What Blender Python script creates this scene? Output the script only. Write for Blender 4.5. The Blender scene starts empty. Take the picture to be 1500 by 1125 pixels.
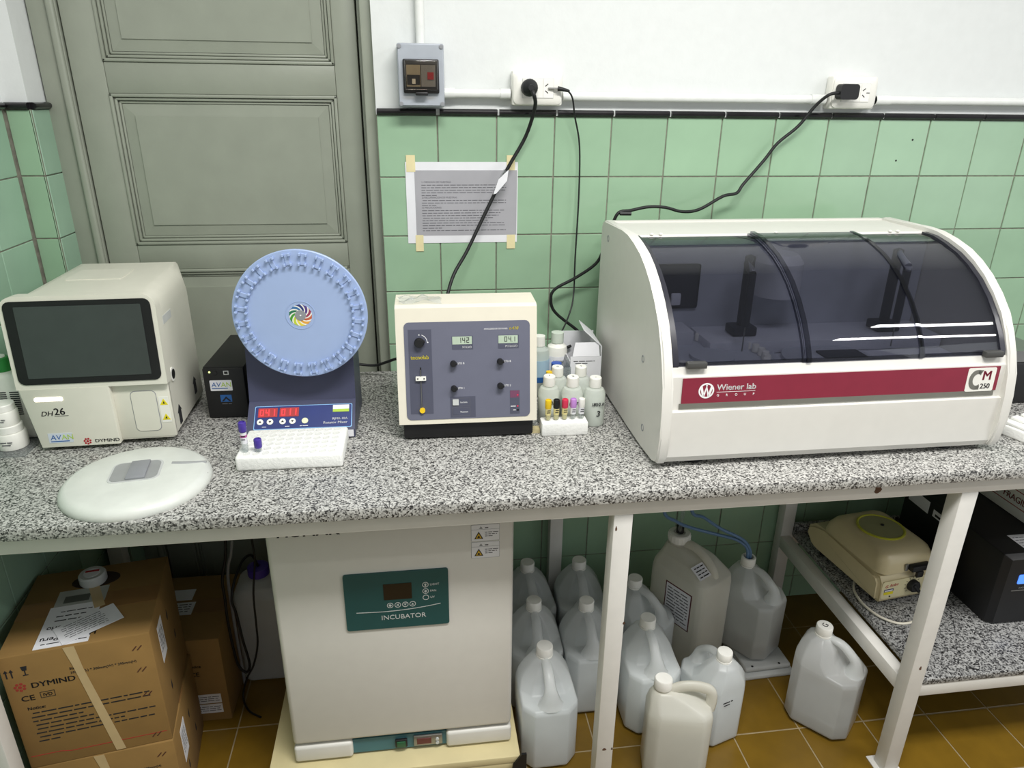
import bpy, bmesh, math, random
from mathutils import Matrix, Vector
random.seed(7)
S = bpy.context.scene
COL = S.collection
PI = math.pi

# ------------------------------------------------------------------ camera
def vec(*a): return Vector(a)
pit, yaw, rol, FPX = -.3834, .1387, .0124, 1045.26
fw = vec(math.sin(yaw)*math.cos(pit), math.cos(yaw)*math.cos(pit), math.sin(pit))
rt = vec(math.cos(yaw), -math.sin(yaw), 0); up = rt.cross(fw)
r2 = rt*math.cos(rol)+up*math.sin(rol); u2 = -rt*math.sin(rol)+up*math.cos(rol)
cd = bpy.data.cameras.new('camera'); cam = bpy.data.objects.new('camera', cd); COL.objects.link(cam)
cd.sensor_fit = 'HORIZONTAL'; cd.sensor_width = 36; cd.lens = FPX/1500*36
cd.clip_start = .05
cam.matrix_world = Matrix(((r2.x, u2.x, -fw.x, -.0708), (r2.y, u2.y, -fw.y, -1.9525), (r2.z, u2.z, -fw.z, 1.6672), (0, 0, 0, 1)))
S.camera = cam
# ------------------------------------------------------------------ light
w = bpy.data.worlds.new('room_light'); S.world = w; w.use_nodes = True
bg = w.node_tree.nodes['Background']; bg.inputs[0].default_value = (.93, .97, 1, 1); bg.inputs[1].default_value = .28
def area(name, loc, rot, sx, sy, power, col=(1, .985, .955)):
    l = bpy.data.lights.new(name, 'AREA'); l.shape = 'RECTANGLE'; l.size = sx; l.size_y = sy; l.energy = power; l.color = col
    o = bpy.data.objects.new(name, l); COL.objects.link(o); o.location = loc; o.rotation_euler = rot; return o
area('ceiling_lamp', (.42, -1.6, 2.95), (0, 0, 0), 1.25, .35, 55)
area('ceiling_lamp', (2.95, -1.8, 2.95), (0, 0, 0), 1.25, .1, 20)
area('ceiling_lamp', (2.95, -2.35, 2.95), (0, 0, 0), 1.25, .1, 20)
area('window_daylight', (3.2, -2.6, 1.7), (math.radians(90), 0, math.radians(62)), 1.4, 1.5, 8, (.92, .97, 1))
S.view_settings.view_transform = 'Standard'; S.view_settings.look = 'None'
S.view_settings.exposure = 0.3; S.view_settings.gamma = 1; S.view_settings.use_curve_mapping = False

# ------------------------------------------------------------------ materials
def lin(c):
    r = []
    for v in c[:3]:
        v /= 255
        r.append(v/12.92 if v <= .04045 else ((v+.055)/1.055)**2.4)
    return (*r, 1)
MATS = {}
def mat(name, c, rough=.5, metal=0, var=.04, scale=30, bump=0, bscale=120, emit=0, objvar=0, coat=0, spec=.5):
    if name in MATS: return MATS[name]
    m = bpy.data.materials.new(name); m.use_nodes = True; nt = m.node_tree; N = nt.nodes; L = nt.links
    p = N['Principled BSDF']; p.inputs['Roughness'].default_value = rough; p.inputs['Metallic'].default_value = metal
    p.inputs['Coat Weight'].default_value = coat; p.inputs['Specular IOR Level'].default_value = spec
    base = lin(c)
    tc = N.new('ShaderNodeTexCoord'); n = N.new('ShaderNodeTexNoise'); n.inputs['Scale'].default_value = scale; n.inputs['Detail'].default_value = 3
    L.new(tc.outputs['Object'], n.inputs['Vector'])
    h = N.new('ShaderNodeHueSaturation'); h.inputs['Color'].default_value = base
    mr = N.new('ShaderNodeMapRange'); mr.inputs[1].default_value = .3; mr.inputs[2].default_value = .7
    mr.inputs[3].default_value = 1-var; mr.inputs[4].default_value = 1+var
    L.new(n.outputs['Fac'], mr.inputs[0])
    if objvar:
        oi = N.new('ShaderNodeObjectInfo'); m2 = N.new('ShaderNodeMapRange'); m2.inputs[3].default_value = 1-objvar; m2.inputs[4].default_value = 1+objvar
        L.new(oi.outputs['Random'], m2.inputs[0]); mu = N.new('ShaderNodeMath'); mu.operation = 'MULTIPLY'
        L.new(m2.outputs[0], mu.inputs[0]); L.new(mr.outputs[0], mu.inputs[1]); L.new(mu.outputs[0], h.inputs['Value'])
    else: L.new(mr.outputs[0], h.inputs['Value'])
    L.new(h.outputs[0], p.inputs['Base Color'])
    if bump:
        n2 = N.new('ShaderNodeTexNoise'); n2.inputs['Scale'].default_value = bscale; n2.inputs['Detail'].default_value = 4
        b = N.new('ShaderNodeBump'); b.inputs['Strength'].default_value = bump; b.inputs['Distance'].default_value = .004
        L.new(tc.outputs['Object'], n2.inputs['Vector']); L.new(n2.outputs['Fac'], b.inputs['Height']); L.new(b.outputs[0], p.inputs['Normal'])
    if emit:
        p.inputs['Emission Color'].default_value = base; p.inputs['Emission Strength'].default_value = emit
    MATS[name] = m; return m

def granite(name, dark, mid, light, scale):
    m = bpy.data.materials.new(name); m.use_nodes = True; N = m.node_tree.nodes; L = m.node_tree.links
    p = N['Principled BSDF']; p.inputs['Roughness'].default_value = .32
    tc = N.new('ShaderNodeTexCoord')
    no = N.new('ShaderNodeTexNoise'); no.inputs['Scale'].default_value = scale*1.0; no.inputs['Detail'].default_value = 4; no.inputs['Roughness'].default_value = .65
    v = N.new('ShaderNodeTexVoronoi'); v.inputs['Scale'].default_value = scale*1.25
    L.new(tc.outputs['Object'], no.inputs['Vector']); L.new(tc.outputs['Object'], v.inputs['Vector'])
    bw = N.new('ShaderNodeSeparateColor'); L.new(v.outputs['Color'], bw.inputs[0])
    mx = N.new('ShaderNodeMix'); mx.inputs[0].default_value = .5; L.new(no.outputs['Fac'], mx.inputs[2]); L.new(bw.outputs[0], mx.inputs[3])
    cr = N.new('ShaderNodeValToRGB'); e = cr.color_ramp.elements
    e[0].position = .30; e[0].color = lin(dark); e[1].position = .66; e[1].color = lin(light)
    k = e.new(.40); k.color = lin(mid); k = e.new(.5); k.color = lin([(a+b)/2 for a, b in zip(mid, light)])
    L.new(mx.outputs[0], cr.inputs[0]); L.new(cr.outputs[0], p.inputs['Base Color'])
    MATS[name] = m; return m

def glassy(name, tint, rough=.03, ior=1.5, body=None, bodyfac=0):
    """thin clear plastic: tinted transparency with a fresnel gloss, optionally mixed with a milky body"""
    m = bpy.data.materials.new(name); m.use_nodes = True; N = m.node_tree.nodes; L = m.node_tree.links
    for n in list(N):
        if n.type != 'OUTPUT_MATERIAL': N.remove(n)
    out = [n for n in N if n.type == 'OUTPUT_MATERIAL'][0]
    t = N.new('ShaderNodeBsdfTransparent'); t.inputs[0].default_value = (*tint, 1)
    g = N.new('ShaderNodeBsdfGlossy'); g.inputs['Roughness'].default_value = rough
    lw = N.new('ShaderNodeLayerWeight'); pw = N.new('ShaderNodeMath'); pw.operation = 'POWER'; pw.inputs[1].default_value = 5; L.new(lw.outputs['Facing'], pw.inputs[0])
    f = N.new('ShaderNodeMapRange'); f.inputs[3].default_value = ((ior-1)/(ior+1))**2; f.inputs[4].default_value = 1; L.new(pw.outputs[0], f.inputs[0])
    last = t
    if body:
        d = N.new('ShaderNodeBsdfDiffuse'); d.inputs[0].default_value = lin(body)
        tr = N.new('ShaderNodeBsdfTranslucent'); tr.inputs[0].default_value = lin(body)
        ns = N.new('ShaderNodeTexNoise'); ns.inputs['Scale'].default_value = 14
        tc = N.new('ShaderNodeTexCoord'); L.new(tc.outputs['Object'], ns.inputs['Vector'])
        mrr = N.new('ShaderNodeMapRange'); mrr.inputs[3].default_value = bodyfac-.05; mrr.inputs[4].default_value = bodyfac+.05
        L.new(ns.outputs['Fac'], mrr.inputs[0])
        a = N.new('ShaderNodeMixShader'); a.inputs[0].default_value = .45; L.new(d.outputs[0], a.inputs[1]); L.new(tr.outputs[0], a.inputs[2])
        b = N.new('ShaderNodeMixShader'); L.new(mrr.outputs[0], b.inputs[0]); L.new(t.outputs[0], b.inputs[1]); L.new(a.outputs[0], b.inputs[2]); last = b
    mx = N.new('ShaderNodeMixShader'); L.new(f.outputs[0], mx.inputs[0]); L.new(last.outputs[0], mx.inputs[1]); L.new(g.outputs[0], mx.inputs[2])
    L.new(mx.outputs[0], out.inputs[0]); MATS[name] = m; return m

def tile_mat(name, c, amp=.10, rough=.16, objvar=.05, streak=False):
    m = mat(name, c, rough, var=amp, scale=9, objvar=objvar, bump=.03, bscale=35); return m

PLASTER = mat('white_plaster', (221, 224, 222), .85, var=.015, bump=.25, bscale=45)
GROUT = mat('dark_grout', (126, 124, 112), .9, var=.25, scale=60)
TILE = tile_mat('green_glazed_tile', (150, 181, 151), .05)
TILE2 = tile_mat('pale_green_glazed_tile', (154, 186, 162), .05)
BLACKT = mat('black_glazed_trim', (26, 24, 26), .2, var=.3)
FLOORT = mat('ochre_floor_tile', (114, 87, 24), .32, var=.13, scale=11, objvar=.10, bump=.05, bscale=60)
FGROUT = mat('floor_grout', (150, 135, 105), .9, var=.2)
DOORP = mat('grey_green_door_paint', (148, 153, 139), .42, var=.04, scale=14, bump=.06, bscale=70)
DARK = mat('dark_gap', (18, 18, 18), .8)
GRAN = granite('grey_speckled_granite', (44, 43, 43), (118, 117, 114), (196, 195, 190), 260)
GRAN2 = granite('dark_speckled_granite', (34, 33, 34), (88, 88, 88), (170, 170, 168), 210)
STEEL = mat('white_painted_steel', (222, 220, 214), .4, var=.03, scale=20)
WHITEP = mat('white_plastic', (233, 232, 224), .38, var=.015)
CREAM = mat('cream_plastic', (217, 215, 201), .38, var=.015)
CREAM2 = mat('warm_cream_metal', (225, 219, 202), .4, var=.015)
OFFW = mat('off_white_panel', (217, 215, 208), .42, var=.015)
GREYP = mat('light_grey_plastic', (196, 198, 196), .45)
MIDG = mat('mid_grey_plastic', (140, 142, 146), .5)
SILV = mat('dull_metal', (150, 150, 148), .35, metal=.8)
BLACK = mat('black_plastic', (16, 16, 18), .5, var=.1)
RUBBER = mat('black_rubber', (16, 17, 18), .55, var=.1)
INK = mat('black_ink', (28, 28, 32), .7)
GREYINK = mat('grey_ink', (95, 95, 100), .7)
WINK = mat('white_ink', (235, 235, 235), .6)
YINK = mat('yellow_ink', (226, 210, 30), .6)
RINK = mat('red_ink', (170, 30, 40), .6)
BINK = mat('blue_ink', (40, 95, 160), .6)
GINK = mat('lime_ink', (170, 200, 70), .6)
PAPER = mat('white_paper', (228, 228, 232), .8, var=.02)
PHOTOC = mat('grey_photocopy', (166, 165, 170), .8, var=.06, scale=9)
TAPE = mat('masking_tape', (226, 214, 168), .7)
CARD = mat('brown_cardboard', (142, 110, 60), .85, var=.06, scale=18, bump=.05, bscale=90)
CTAPE = mat('brown_packing_tape', (140, 104, 62), .35, var=.05)
CLEART = mat('clear_tape', (196, 172, 130), .3)
FOAM = mat('white_foam', (240, 240, 236), .8, var=.02, bump=.3, bscale=160)
NAVY = mat('navy_metal', (66, 68, 92), .42, var=.03)
NAVYL = mat('deep_blue_overlay', (38, 52, 112), .4)
SKYP = mat('pale_blue_plastic', (158, 177, 214), .35, var=.015)
SKYL = mat('blue_line', (140, 190, 235), .5)
SLATE = mat('slate_blue_overlay', (102, 104, 120), .5, var=.02)
SLATE2 = mat('dark_slate_overlay', (78, 80, 96), .5)
LCD = mat('lcd_glass', (176, 192, 172), .3)
REDL = mat('red_led', (240, 50, 55), .4, emit=1.2)
REDW = mat('red_window', (170, 62, 62), .3)
BURG = mat('burgundy_band', (132, 38, 58), .4)
BANDG = mat('grey_band', (112, 112, 104), .5)
TEAL = mat('teal_overlay', (32, 78, 78), .45)
TEALP = mat('teal_paint', (44, 104, 96), .5)
SCREEN = mat('dark_screen', (62, 68, 66), .22, spec=.4)
DSCREEN = mat('brown_display', (36, 28, 20), .3)
GLOWW = mat('white_status_light', (255, 244, 225), .4, emit=2.2)
GLOWB = mat('blue_lcd', (70, 120, 235), .4, emit=1.2)
GLOWG = mat('green_led', (215, 240, 130), .4, emit=2)
WOOD = mat('pale_painted_wood', (206, 193, 148), .6, var=.06, scale=12)
BEIGE = mat('beige_plastic', (206, 192, 152), .35, var=.02)
BEIGED = mat('tinted_cover', (150, 148, 108), .25)
YELC = mat('yellow_rim', (190, 190, 60), .3)
PURPLE = mat('purple_cap', (72, 52, 150), .4)
BLUEC = mat('blue_cap', (38, 78, 170), .4)
YELCAP = mat('yellow_cap', (235, 196, 32), .4)
REDCAP = mat('pink_red_cap', (214, 52, 84), .4)
LILAC = mat('lilac_cap', (196, 142, 214), .4)
GREENC = mat('green_cap', (40, 140, 60), .4)
CAPW = mat('white_cap', (238, 237, 230), .45)
TUBEBLUE = mat('blue_hose', (92, 124, 160), .35)
WIREW = mat('white_cable', (228, 222, 205), .45)
CONDUIT = mat('white_conduit', (226, 228, 224), .4)
BOXG = mat('grey_switch_box', (168, 174, 182), .45)
SMOKE = glassy('smoked_acrylic', (.53, .535, .57), .02, 1.5)
CLEAR = glassy('clear_plastic', (.9, .92, .92), .08, 1.45, (225, 230, 232), .22)
JUG = glassy('milky_plastic', (.93, .94, .95), .3, 1.35, (242, 244, 243), .66)
JUG2 = glassy('cream_milky_plastic', (.84, .84, .8), .3, 1.35, (244, 242, 232), .86)
BOTT = glassy('frosted_bottle', (.93, .95, .93), .3, 1.35, (240, 244, 238), .72)
LIQ = mat('clear_liquid', (200, 207, 208), .25)
LIQB = mat('bottle_liquid', (236, 240, 236), .25)
LIQD = mat('grey_liquid', (150, 154, 152), .25)
SMWIN = glassy('smoked_window', (.78, .74, .68), .05, 1.5)

# ------------------------------------------------------------------ mesh helpers
def link(o, parent=None):
    COL.objects.link(o)
    if parent is not None: o.parent = parent
    return o
def obj(name, bm, m, parent=None, M=None, smooth=0):
    if M is not None: bm.transform(M)
    bmesh.ops.recalc_face_normals(bm, faces=bm.faces)
    me = bpy.data.meshes.new(name); bm.to_mesh(me); bm.free()
    for k in (m if isinstance(m, (list, tuple)) else [m]): me.materials.append(k)
    if smooth:
        me.shade_smooth(); me.set_sharp_from_angle(angle=math.radians(smooth))
    return link(bpy.data.objects.new(name, me), parent)
def tag(o, label, cat=None, group=None):
    o['label'] = label
    if cat: o['category'] = cat
    if group: o['group'] = group
    return o
def struct(o): o['kind'] = 'structure'; return o
def thing(name, label, cat, loc=(0, 0, 0), rz=0, group=None):
    o = bpy.data.objects.new(name, None); COL.objects.link(o); o.location = loc; o.rotation_euler = (0, 0, rz)
    o.empty_display_size = .05
    return tag(o, label, cat, group)
def copy_tree(o, parent=None):
    c = o.copy(); COL.objects.link(c)
    if parent is not None: c.parent = parent
    for ch in list(o.children): copy_tree(ch, c)
    return c
def NB(): return bmesh.new()
def addbox(bm, x0, x1, y0, y1, z0, z1, bev=0, seg=2):
    vs = [bm.verts.new((x, y, z)) for x in (x0, x1) for y in (y0, y1) for z in (z0, z1)]
    fs = [bm.faces.new([vs[i] for i in q]) for q in ((0, 1, 3, 2), (4, 6, 7, 5), (0, 4, 5, 1), (2, 3, 7, 6), (0, 2, 6, 4), (1, 5, 7, 3))]
    if bev:
        es = list({e for f in fs for e in f.edges})
        bmesh.ops.bevel(bm, geom=es, offset=bev, segments=seg, affect='EDGES', profile=.5)
    return bm
def box(name, m, parent, x0, x1, y0, y1, z0, z1, bev=0, seg=2, M=None):
    return obj(name, addbox(NB(), x0, x1, y0, y1, z0, z1, bev, seg), m, parent, M, 35 if bev else 0)
def addprism(bm, pts, t0, t1):
    a = [bm.verts.new((x, y, t0)) for x, y in pts]; b = [bm.verts.new((x, y, t1)) for x, y in pts]; n = len(pts)
    bm.faces.new(a[::-1]); bm.faces.new(b)
    for i in range(n): bm.faces.new((a[i], a[(i+1) % n], b[(i+1) % n], b[i]))
    return bm
def rrect(x0, x1, y0, y1, r, n=4):
    if r <= 0: return [(x0, y0), (x1, y0), (x1, y1), (x0, y1)]
    P = []
    for cx, cy, a in ((x1-r, y0+r, -PI/2), (x1-r, y1-r, 0), (x0+r, y1-r, PI/2), (x0+r, y0+r, PI)):
        for i in range(n+1):
            t = a+i/n*PI/2; P.append((cx+r*math.cos(t), cy+r*math.sin(t)))
    return P
def circ(cx, cy, r, n=20, sx=1): return [(cx+r*sx*math.cos(i/n*2*PI), cy+r*math.sin(i/n*2*PI)) for i in range(n)]
def frame(o, r, u):
    r = Vector(r).normalized(); u = Vector(u).normalized(); n = r.cross(u); o = Vector(o)
    return Matrix(((r.x, u.x, n.x, o.x), (r.y, u.y, n.y, o.y), (r.z, u.z, n.z, o.z), (0, 0, 0, 1)))
FRONT = lambda x, y, z: frame((x, y, z), (1, 0, 0), (0, 0, 1))        # face looking to -Y
def plate(name, m, parent, M, x0, x1, y0, y1, t=.0006, r=0, t0=0):
    return obj(name, addprism(NB(), rrect(x0, x1, y0, y1, r), t0, t), m, parent, M)
def disc(name, m, parent, M, cx, cy, r, t=.0006, n=20, t0=0):
    return obj(name, addprism(NB(), circ(cx, cy, r, n), t0, t), m, parent, M, 40 if t > .002 else 0)
def poly(name, m, parent, M, pts, t=.0006, t0=0):
    return obj(name, addprism(NB(), pts, t0, t), m, parent, M)
def dashes(name, m, parent, M, lines, t=.0005):
    """lines of illegible small print: list of (x0,x1,y,h); words as separate bars"""
    bm = NB(); rnd = random.Random(len(lines)*7+3)
    for x0, x1, y, h in lines:
        x = x0
        while x < x1-h:
            wd = min(rnd.uniform(1.6, 6)*h, x1-x)
            addprism(bm, [(x, y), (x+wd, y), (x+wd, y+h*.6), (x, y+h*.6)], 0, t); x += wd+h*.75
    return obj(name, bm, m, parent, M)
def text(name, s, m, parent, M, x, y, size, align='LEFT', sx=1, shear=0, bold=0, t=.0006, rot=0, space=1):
    cu = bpy.data.curves.new(name, 'FONT'); cu.body = s; cu.size = size; cu.align_x = align; cu.shear = shear
    cu.resolution_u = 3; cu.extrude = t/2; cu.space_character = space
    o = bpy.data.objects.new(name, cu); COL.objects.link(o)
    dg = bpy.context.evaluated_depsgraph_get(); dg.update()
    me = bpy.data.meshes.new_from_object(o.evaluated_get(dg)); bpy.data.objects.remove(o); bpy.data.curves.remove(cu)
    if bold:
        bm = bmesh.new()
        for d in (-.5, 0, .5):
            m2 = me.copy(); m2.transform(Matrix.Translation((d*bold*size, 0, 0))); bm.from_mesh(m2); bpy.data.meshes.remove(m2)
        bm.to_mesh(me); bm.free()
    me.transform(M @ Matrix.Translation((x, y, t/2)) @ Matrix.Rotation(rot, 4, 'Z') @ Matrix.Diagonal((sx, 1, 1, 1)))
    me.materials.clear(); me.materials.append(m); me.name = name
    return link(bpy.data.objects.new(name, me), parent)
def addlathe(bm, prof, n=24, cx=0, cy=0, cap=True):
    rings = []
    for r, z in prof:
        if r < 1e-6: rings.append([bm.verts.new((cx, cy, z))])
        else: rings.append([bm.verts.new((cx+r*math.cos(i/n*2*PI), cy+r*math.sin(i/n*2*PI), z)) for i in range(n)])
    for a, b in zip(rings, rings[1:]):
        for i in range(n):
            j = (i+1) % n
            if len(a) == 1 and len(b) == 1: continue
            if len(a) == 1: bm.faces.new((a[0], b[i], b[j]))
            elif len(b) == 1: bm.faces.new((a[i], b[0], a[j]))
            else: bm.faces.new((a[i], a[j], b[j], b[i]))
    for rg, rev in ((rings[0], 1), (rings[-1], 0)):
        if len(rg) > 2 and cap: bm.faces.new(rg[::-1] if rev else rg)
    return bm
def lathe(name, m, parent, prof, n=24, cx=0, cy=0, M=None, smooth=35):
    return obj(name, addlathe(NB(), prof, n, cx, cy), m, parent, M, smooth)
def catmull(P, k=6):
    P = [Vector(p) for p in P]; out = []
    for i in range(len(P)-1):
        a, b, c, d = P[max(i-1, 0)], P[i], P[i+1], P[min(i+2, len(P)-1)]
        for j in range(k):
            t = j/k; out.append(.5*((2*b)+(c-a)*t+(2*a-5*b+4*c-d)*t*t+(3*b-a-3*c+d)*t**3))
    return out+[P[-1]]
def addtube(bm, P, r, n=8, k=6, sm=True, flat=1):
    Q = catmull(P, k) if sm else [Vector(p) for p in P]; rings = []
    R = r if callable(r) else (lambda t: r)
    up_ = Vector((0, 0, 1)); prev = None
    for i, p in enumerate(Q):
        d = (Q[min(i+1, len(Q)-1)]-Q[max(i-1, 0)]).normalized()
        if prev is None:
            a = d.cross(up_)
            if a.length < .1: a = d.cross(Vector((1, 0, 0)))
        else: a = prev-d*prev.dot(d)
        a.normalize(); prev = a; b = d.cross(a); rr = R(i/(len(Q)-1))
        rings.append([bm.verts.new(p+a*rr*math.cos(j/n*2*PI)+b*rr*flat*math.sin(j/n*2*PI)) for j in range(n)])
    for a, b in zip(rings, rings[1:]):
        for j in range(n): bm.faces.new((a[j], a[(j+1) % n], b[(j+1) % n], b[j]))
    bm.faces.new(rings[0][::-1]); bm.faces.new(rings[-1]); return bm
def tube(name, m, parent, P, r, n=8, k=6, sm=True):
    return obj(name, addtube(NB(), P, r, n, k, sm), m, parent, None, 50)
def addloft(bm, rings):
    vr = [[bm.verts.new(p) for p in rg] for rg in rings]; n = len(vr[0])
    for a, b in zip(vr, vr[1:]):
        for i in range(n): bm.faces.new((a[i], a[(i+1) % n], b[(i+1) % n], b[i]))
    bm.faces.new(vr[0][::-1]); bm.faces.new(vr[-1]); return bm
def ring(x0, x1, y0, y1, r, z, n=3): return [(x, y, z) for x, y in rrect(x0, x1, y0, y1, r, n)]

# ================================================================== THE ROOM
TP = .153; ZS = 1.62; XL = -1.018
wb = struct(box('wall_back', PLASTER, None, -.153, 2.6, .004, .14, 0, 2.9)); wb['label'] = 'back wall, white plaster above green tiles'
box('grout_bed', GROUT, wb, -.153, 2.6, .0025, .004, 0, ZS)
wl = struct(box('wall_left', PLASTER, None, XL-.12, XL-.004, -2.6, .14, 0, 2.9)); wl['label'] = 'left side wall, white plaster above green tiles'
box('grout_bed', GROUT, wl, XL-.004, XL-.0025, -2.6, 0, 0, ZS+.005)
wc = struct(box('wall_corner', PLASTER, None, XL-.004, -.961-.004, .004, .14, 0, 2.9)); wc['label'] = 'narrow white wall pier with green tiles beside the door'
g = NB(); addbox(g, XL-.004, -.961, .0025, .004, 0, ZS+.005); addbox(g, -.965, -.9635, .0, .10, 0, ZS+.005)
obj('grout_bed', g, GROUT, wc)
def tile_mesh(wd, ht, m, th=.0055, nm='tile'):
    bm = addbox(NB(), -wd/2, wd/2, 0, th, -ht/2, ht/2, .0012, 1)
    me = bpy.data.meshes.new(nm); bmesh.ops.recalc_face_normals(bm, faces=bm.faces); bm.to_mesh(me); bm.free(); me.materials.append(m); return me
tm = tile_mesh(TP-.0032, TP-.0032, TILE)
def put(me, nm, parent, loc, rz=0):
    o = link(bpy.data.objects.new(nm, me), parent); o.location = loc; o.rotation_euler = (0, 0, rz); return o
jit = random.Random(3)
tbot = tile_mesh(TP-.0032, ZS-10*TP-.002, TILE)
for c in range(-1, 15):
    for r in range(10):
        put(tm, 'tile', wb, (c*TP+TP/2+jit.uniform(-.0004, .0004), jit.uniform(-.0006, .0004), ZS-r*TP-TP/2))
    put(tbot, 'tile', wb, (c*TP+TP/2, 0, (ZS-10*TP)/2))
for x_, z_ in ((1.333, 1.566), (1.295, 1.51)): lathe('drill_hole', DARK, wb, [(.0028, 0), (.0028, .0006), (0, .0006)], 8, M=FRONT(x_, 0, z_))
# left wall and pier
tml = tile_mesh(TP-.003, TP-.003, TILE2); tmlb = tile_mesh(TP-.003, ZS+.005-10*TP-.003, TILE2)
for c in range(9):
    for r in range(10):
        if r == 9: put(tmlb, 'tile', wl, (XL, -.012-c*TP-TP/2, (ZS+.005-10*TP)/2), PI/2)
        o = put(tml, 'tile', wl, (XL, -.012-c*TP-TP/2, ZS+.005-r*TP-TP/2), PI/2)
tmn = tile_mesh(.054, TP-.003, TILE); tmr = tile_mesh(.092, TP-.003, TILE2)
for r in range(10):
    put(tmn, 'tile', wc, ((XL-.961)/2, 0, ZS+.005-r*TP-TP/2))
    o = put(tmr, 'tile', wc, (-.959, .05, ZS+.005-r*TP-TP/2), PI/2); 
# black bullnose trim
def trim_mesh(L, nm='trim_tile'):
    pts = [(0, 0), (-.006, 0), (-.011, .004), (-.012, .009), (-.010, .013), (-.004, .0155), (.004, .0155), (.004, 0)]
    bm = addprism(NB(), pts, -L/2, L/2)
    bm.transform(Matrix(((0, 0, 1, 0), (1, 0, 0, 0), (0, 1, 0, 0), (0, 0, 0, 1))))
    bmesh.ops.recalc_face_normals(bm, faces=bm.faces)
    me = bpy.data.meshes.new(nm); bm.to_mesh(me); bm.free(); me.materials.append(BLACKT); return me
trm = trim_mesh(TP-.005)
tb = struct(box('trim_1', PLASTER, None, -.153, 2.29, -.004, .0035, ZS+.001, ZS+.0145)); tb['label'] = 'black glazed tile border along the back wall'
for c in range(-1, 15): put(trm, 'trim_tile', tb, (c*TP+TP/2+(.004 if c > -1 else 0), 0, ZS))
tl = struct(box('trim_2', PLASTER, None, XL-.0035, XL+.004, -1.39, -.0, ZS+.006, ZS+.0195)); tl['label'] = 'black glazed tile border along the left wall'
for c in range(9): put(trm, 'trim_tile', tl, (XL, -.012-c*TP-TP/2, ZS+.005), PI/2)
for L_, loc, rz in ((.052, ((XL-.961)/2, 0, ZS+.005), 0), (.086, (-.961, .05, ZS+.005), PI/2)):
    put(trim_mesh(L_), 'trim_tile', wc, loc, rz)
# floor
fl = struct(box('floor', FGROUT, None, -1.15, 2.6, -3.2, .14, -.06, -.0012)); fl['label'] = 'floor of ochre square tiles with pale joints'
FP = .198
fm = NB(); addbox(fm, -FP/2+.0018, FP/2-.0018, -FP/2+.0018, FP/2-.0018, -.008, 0, .0008, 1)
fme = bpy.data.meshes.new('floor_tile'); bmesh.ops.recalc_face_normals(fm, faces=fm.faces); fm.to_mesh(fme); fm.free(); fme.materials.append(FLOORT)
for i in range(-9, 8):
    for j in range(-6, 3):
        x = .767+FP/2+i*FP; y = -.553+FP/2+j*FP
        if y > .02: continue
        put(fme, 'floor_tile', fl, (x, y, jit.uniform(-.0003, 0)))
# door in its recess
DY = .09
dr = struct(box('door_1', DOORP, None, -.89, -.195, DY+.012, DY+.05, .01, 2.4)); dr['label'] = 'grey-green painted panel door behind the bench'
def strip(x0, x1, z0, z1, nm): return box(nm, DOORP, dr, x0, x1, DY, DY+.014, z0, z1, .003, 2)
strip(-.89, -.812, .01, 2.4, 'stile'); strip(-.255, -.195, .01, 2.4, 'stile')
for z0, z1 in ((1.662, 1.735), (1.215, 1.283), (.01, .15)): strip(-.812, -.255, z0, z1, 'rail')
def panel(z0, z1, nm='panel'):
    x0, x1 = -.812, -.255
    # moulding: three stepped beads around the opening, then a raised field with sloped margin
    bm = NB()
    for k, (d, h, wd) in enumerate(((0, .004, .008), (.009, -.001, .007), (.017, -.006, .006))):
        for (a0, a1, b0, b1) in ((x0+d, x1-d, z1-d-wd, z1-d), (x0+d, x1-d, z0+d, z0+d+wd), (x0+d, x0+d+wd, z0+d, z1-d), (x1-d-wd, x1-d, z0+d, z1-d)):
            addbox(bm, a0, a1, DY-h, DY+.014, b0, b1, .0025, 2)
    obj('moulding', bm, DOORP, dr, None, 40)
    o = .024; i = .052
    A = [(x0+o, z0+o), (x1-o, z0+o), (x1-o, z1-o), (x0+o, z1-o)]; B = [(x0+i, z0+i), (x1-i, z0+i), (x1-i, z1-i), (x0+i, z1-i)]
    addl = addloft(NB(), [[(x, DY+.0125, z) for x, z in A], [(x, DY+.009, z) for x, z in A], [(x, DY+.006, z) for x, z in B], [(x, DY+.003, z) for x, z in B]])
    obj(nm, addl, DOORP, dr)
panel(1.735, 2.2); panel(1.283, 1.662); panel(.15, 1.215)
fr = struct(box('door_frame', DOORP, None, -.961, -.8945, DY-.002, DY+.05, 0, 2.5, .003)); fr['label'] = 'grey-green painted door frame'
box('bead', DOORP, fr, -.915, -.8965, DY-.014, DY+.002, 0, 2.5, .006, 3)
box('jamb', DOORP, fr, -.191, -.152, DY-.002, DY+.05, 0, 2.5, .003)
box('casing', DOORP, fr, -.182, -.151, DY-.06, DY-.002, 0, 2.5, .006, 2)
box('gap', DARK, fr, -.8945, -.89, DY+.03, DY+.05, 0, 2.4)
box('threshold_fill', DARK, fr, -.961, -.152, DY+.051, DY+.06, 0, 2.5)

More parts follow.
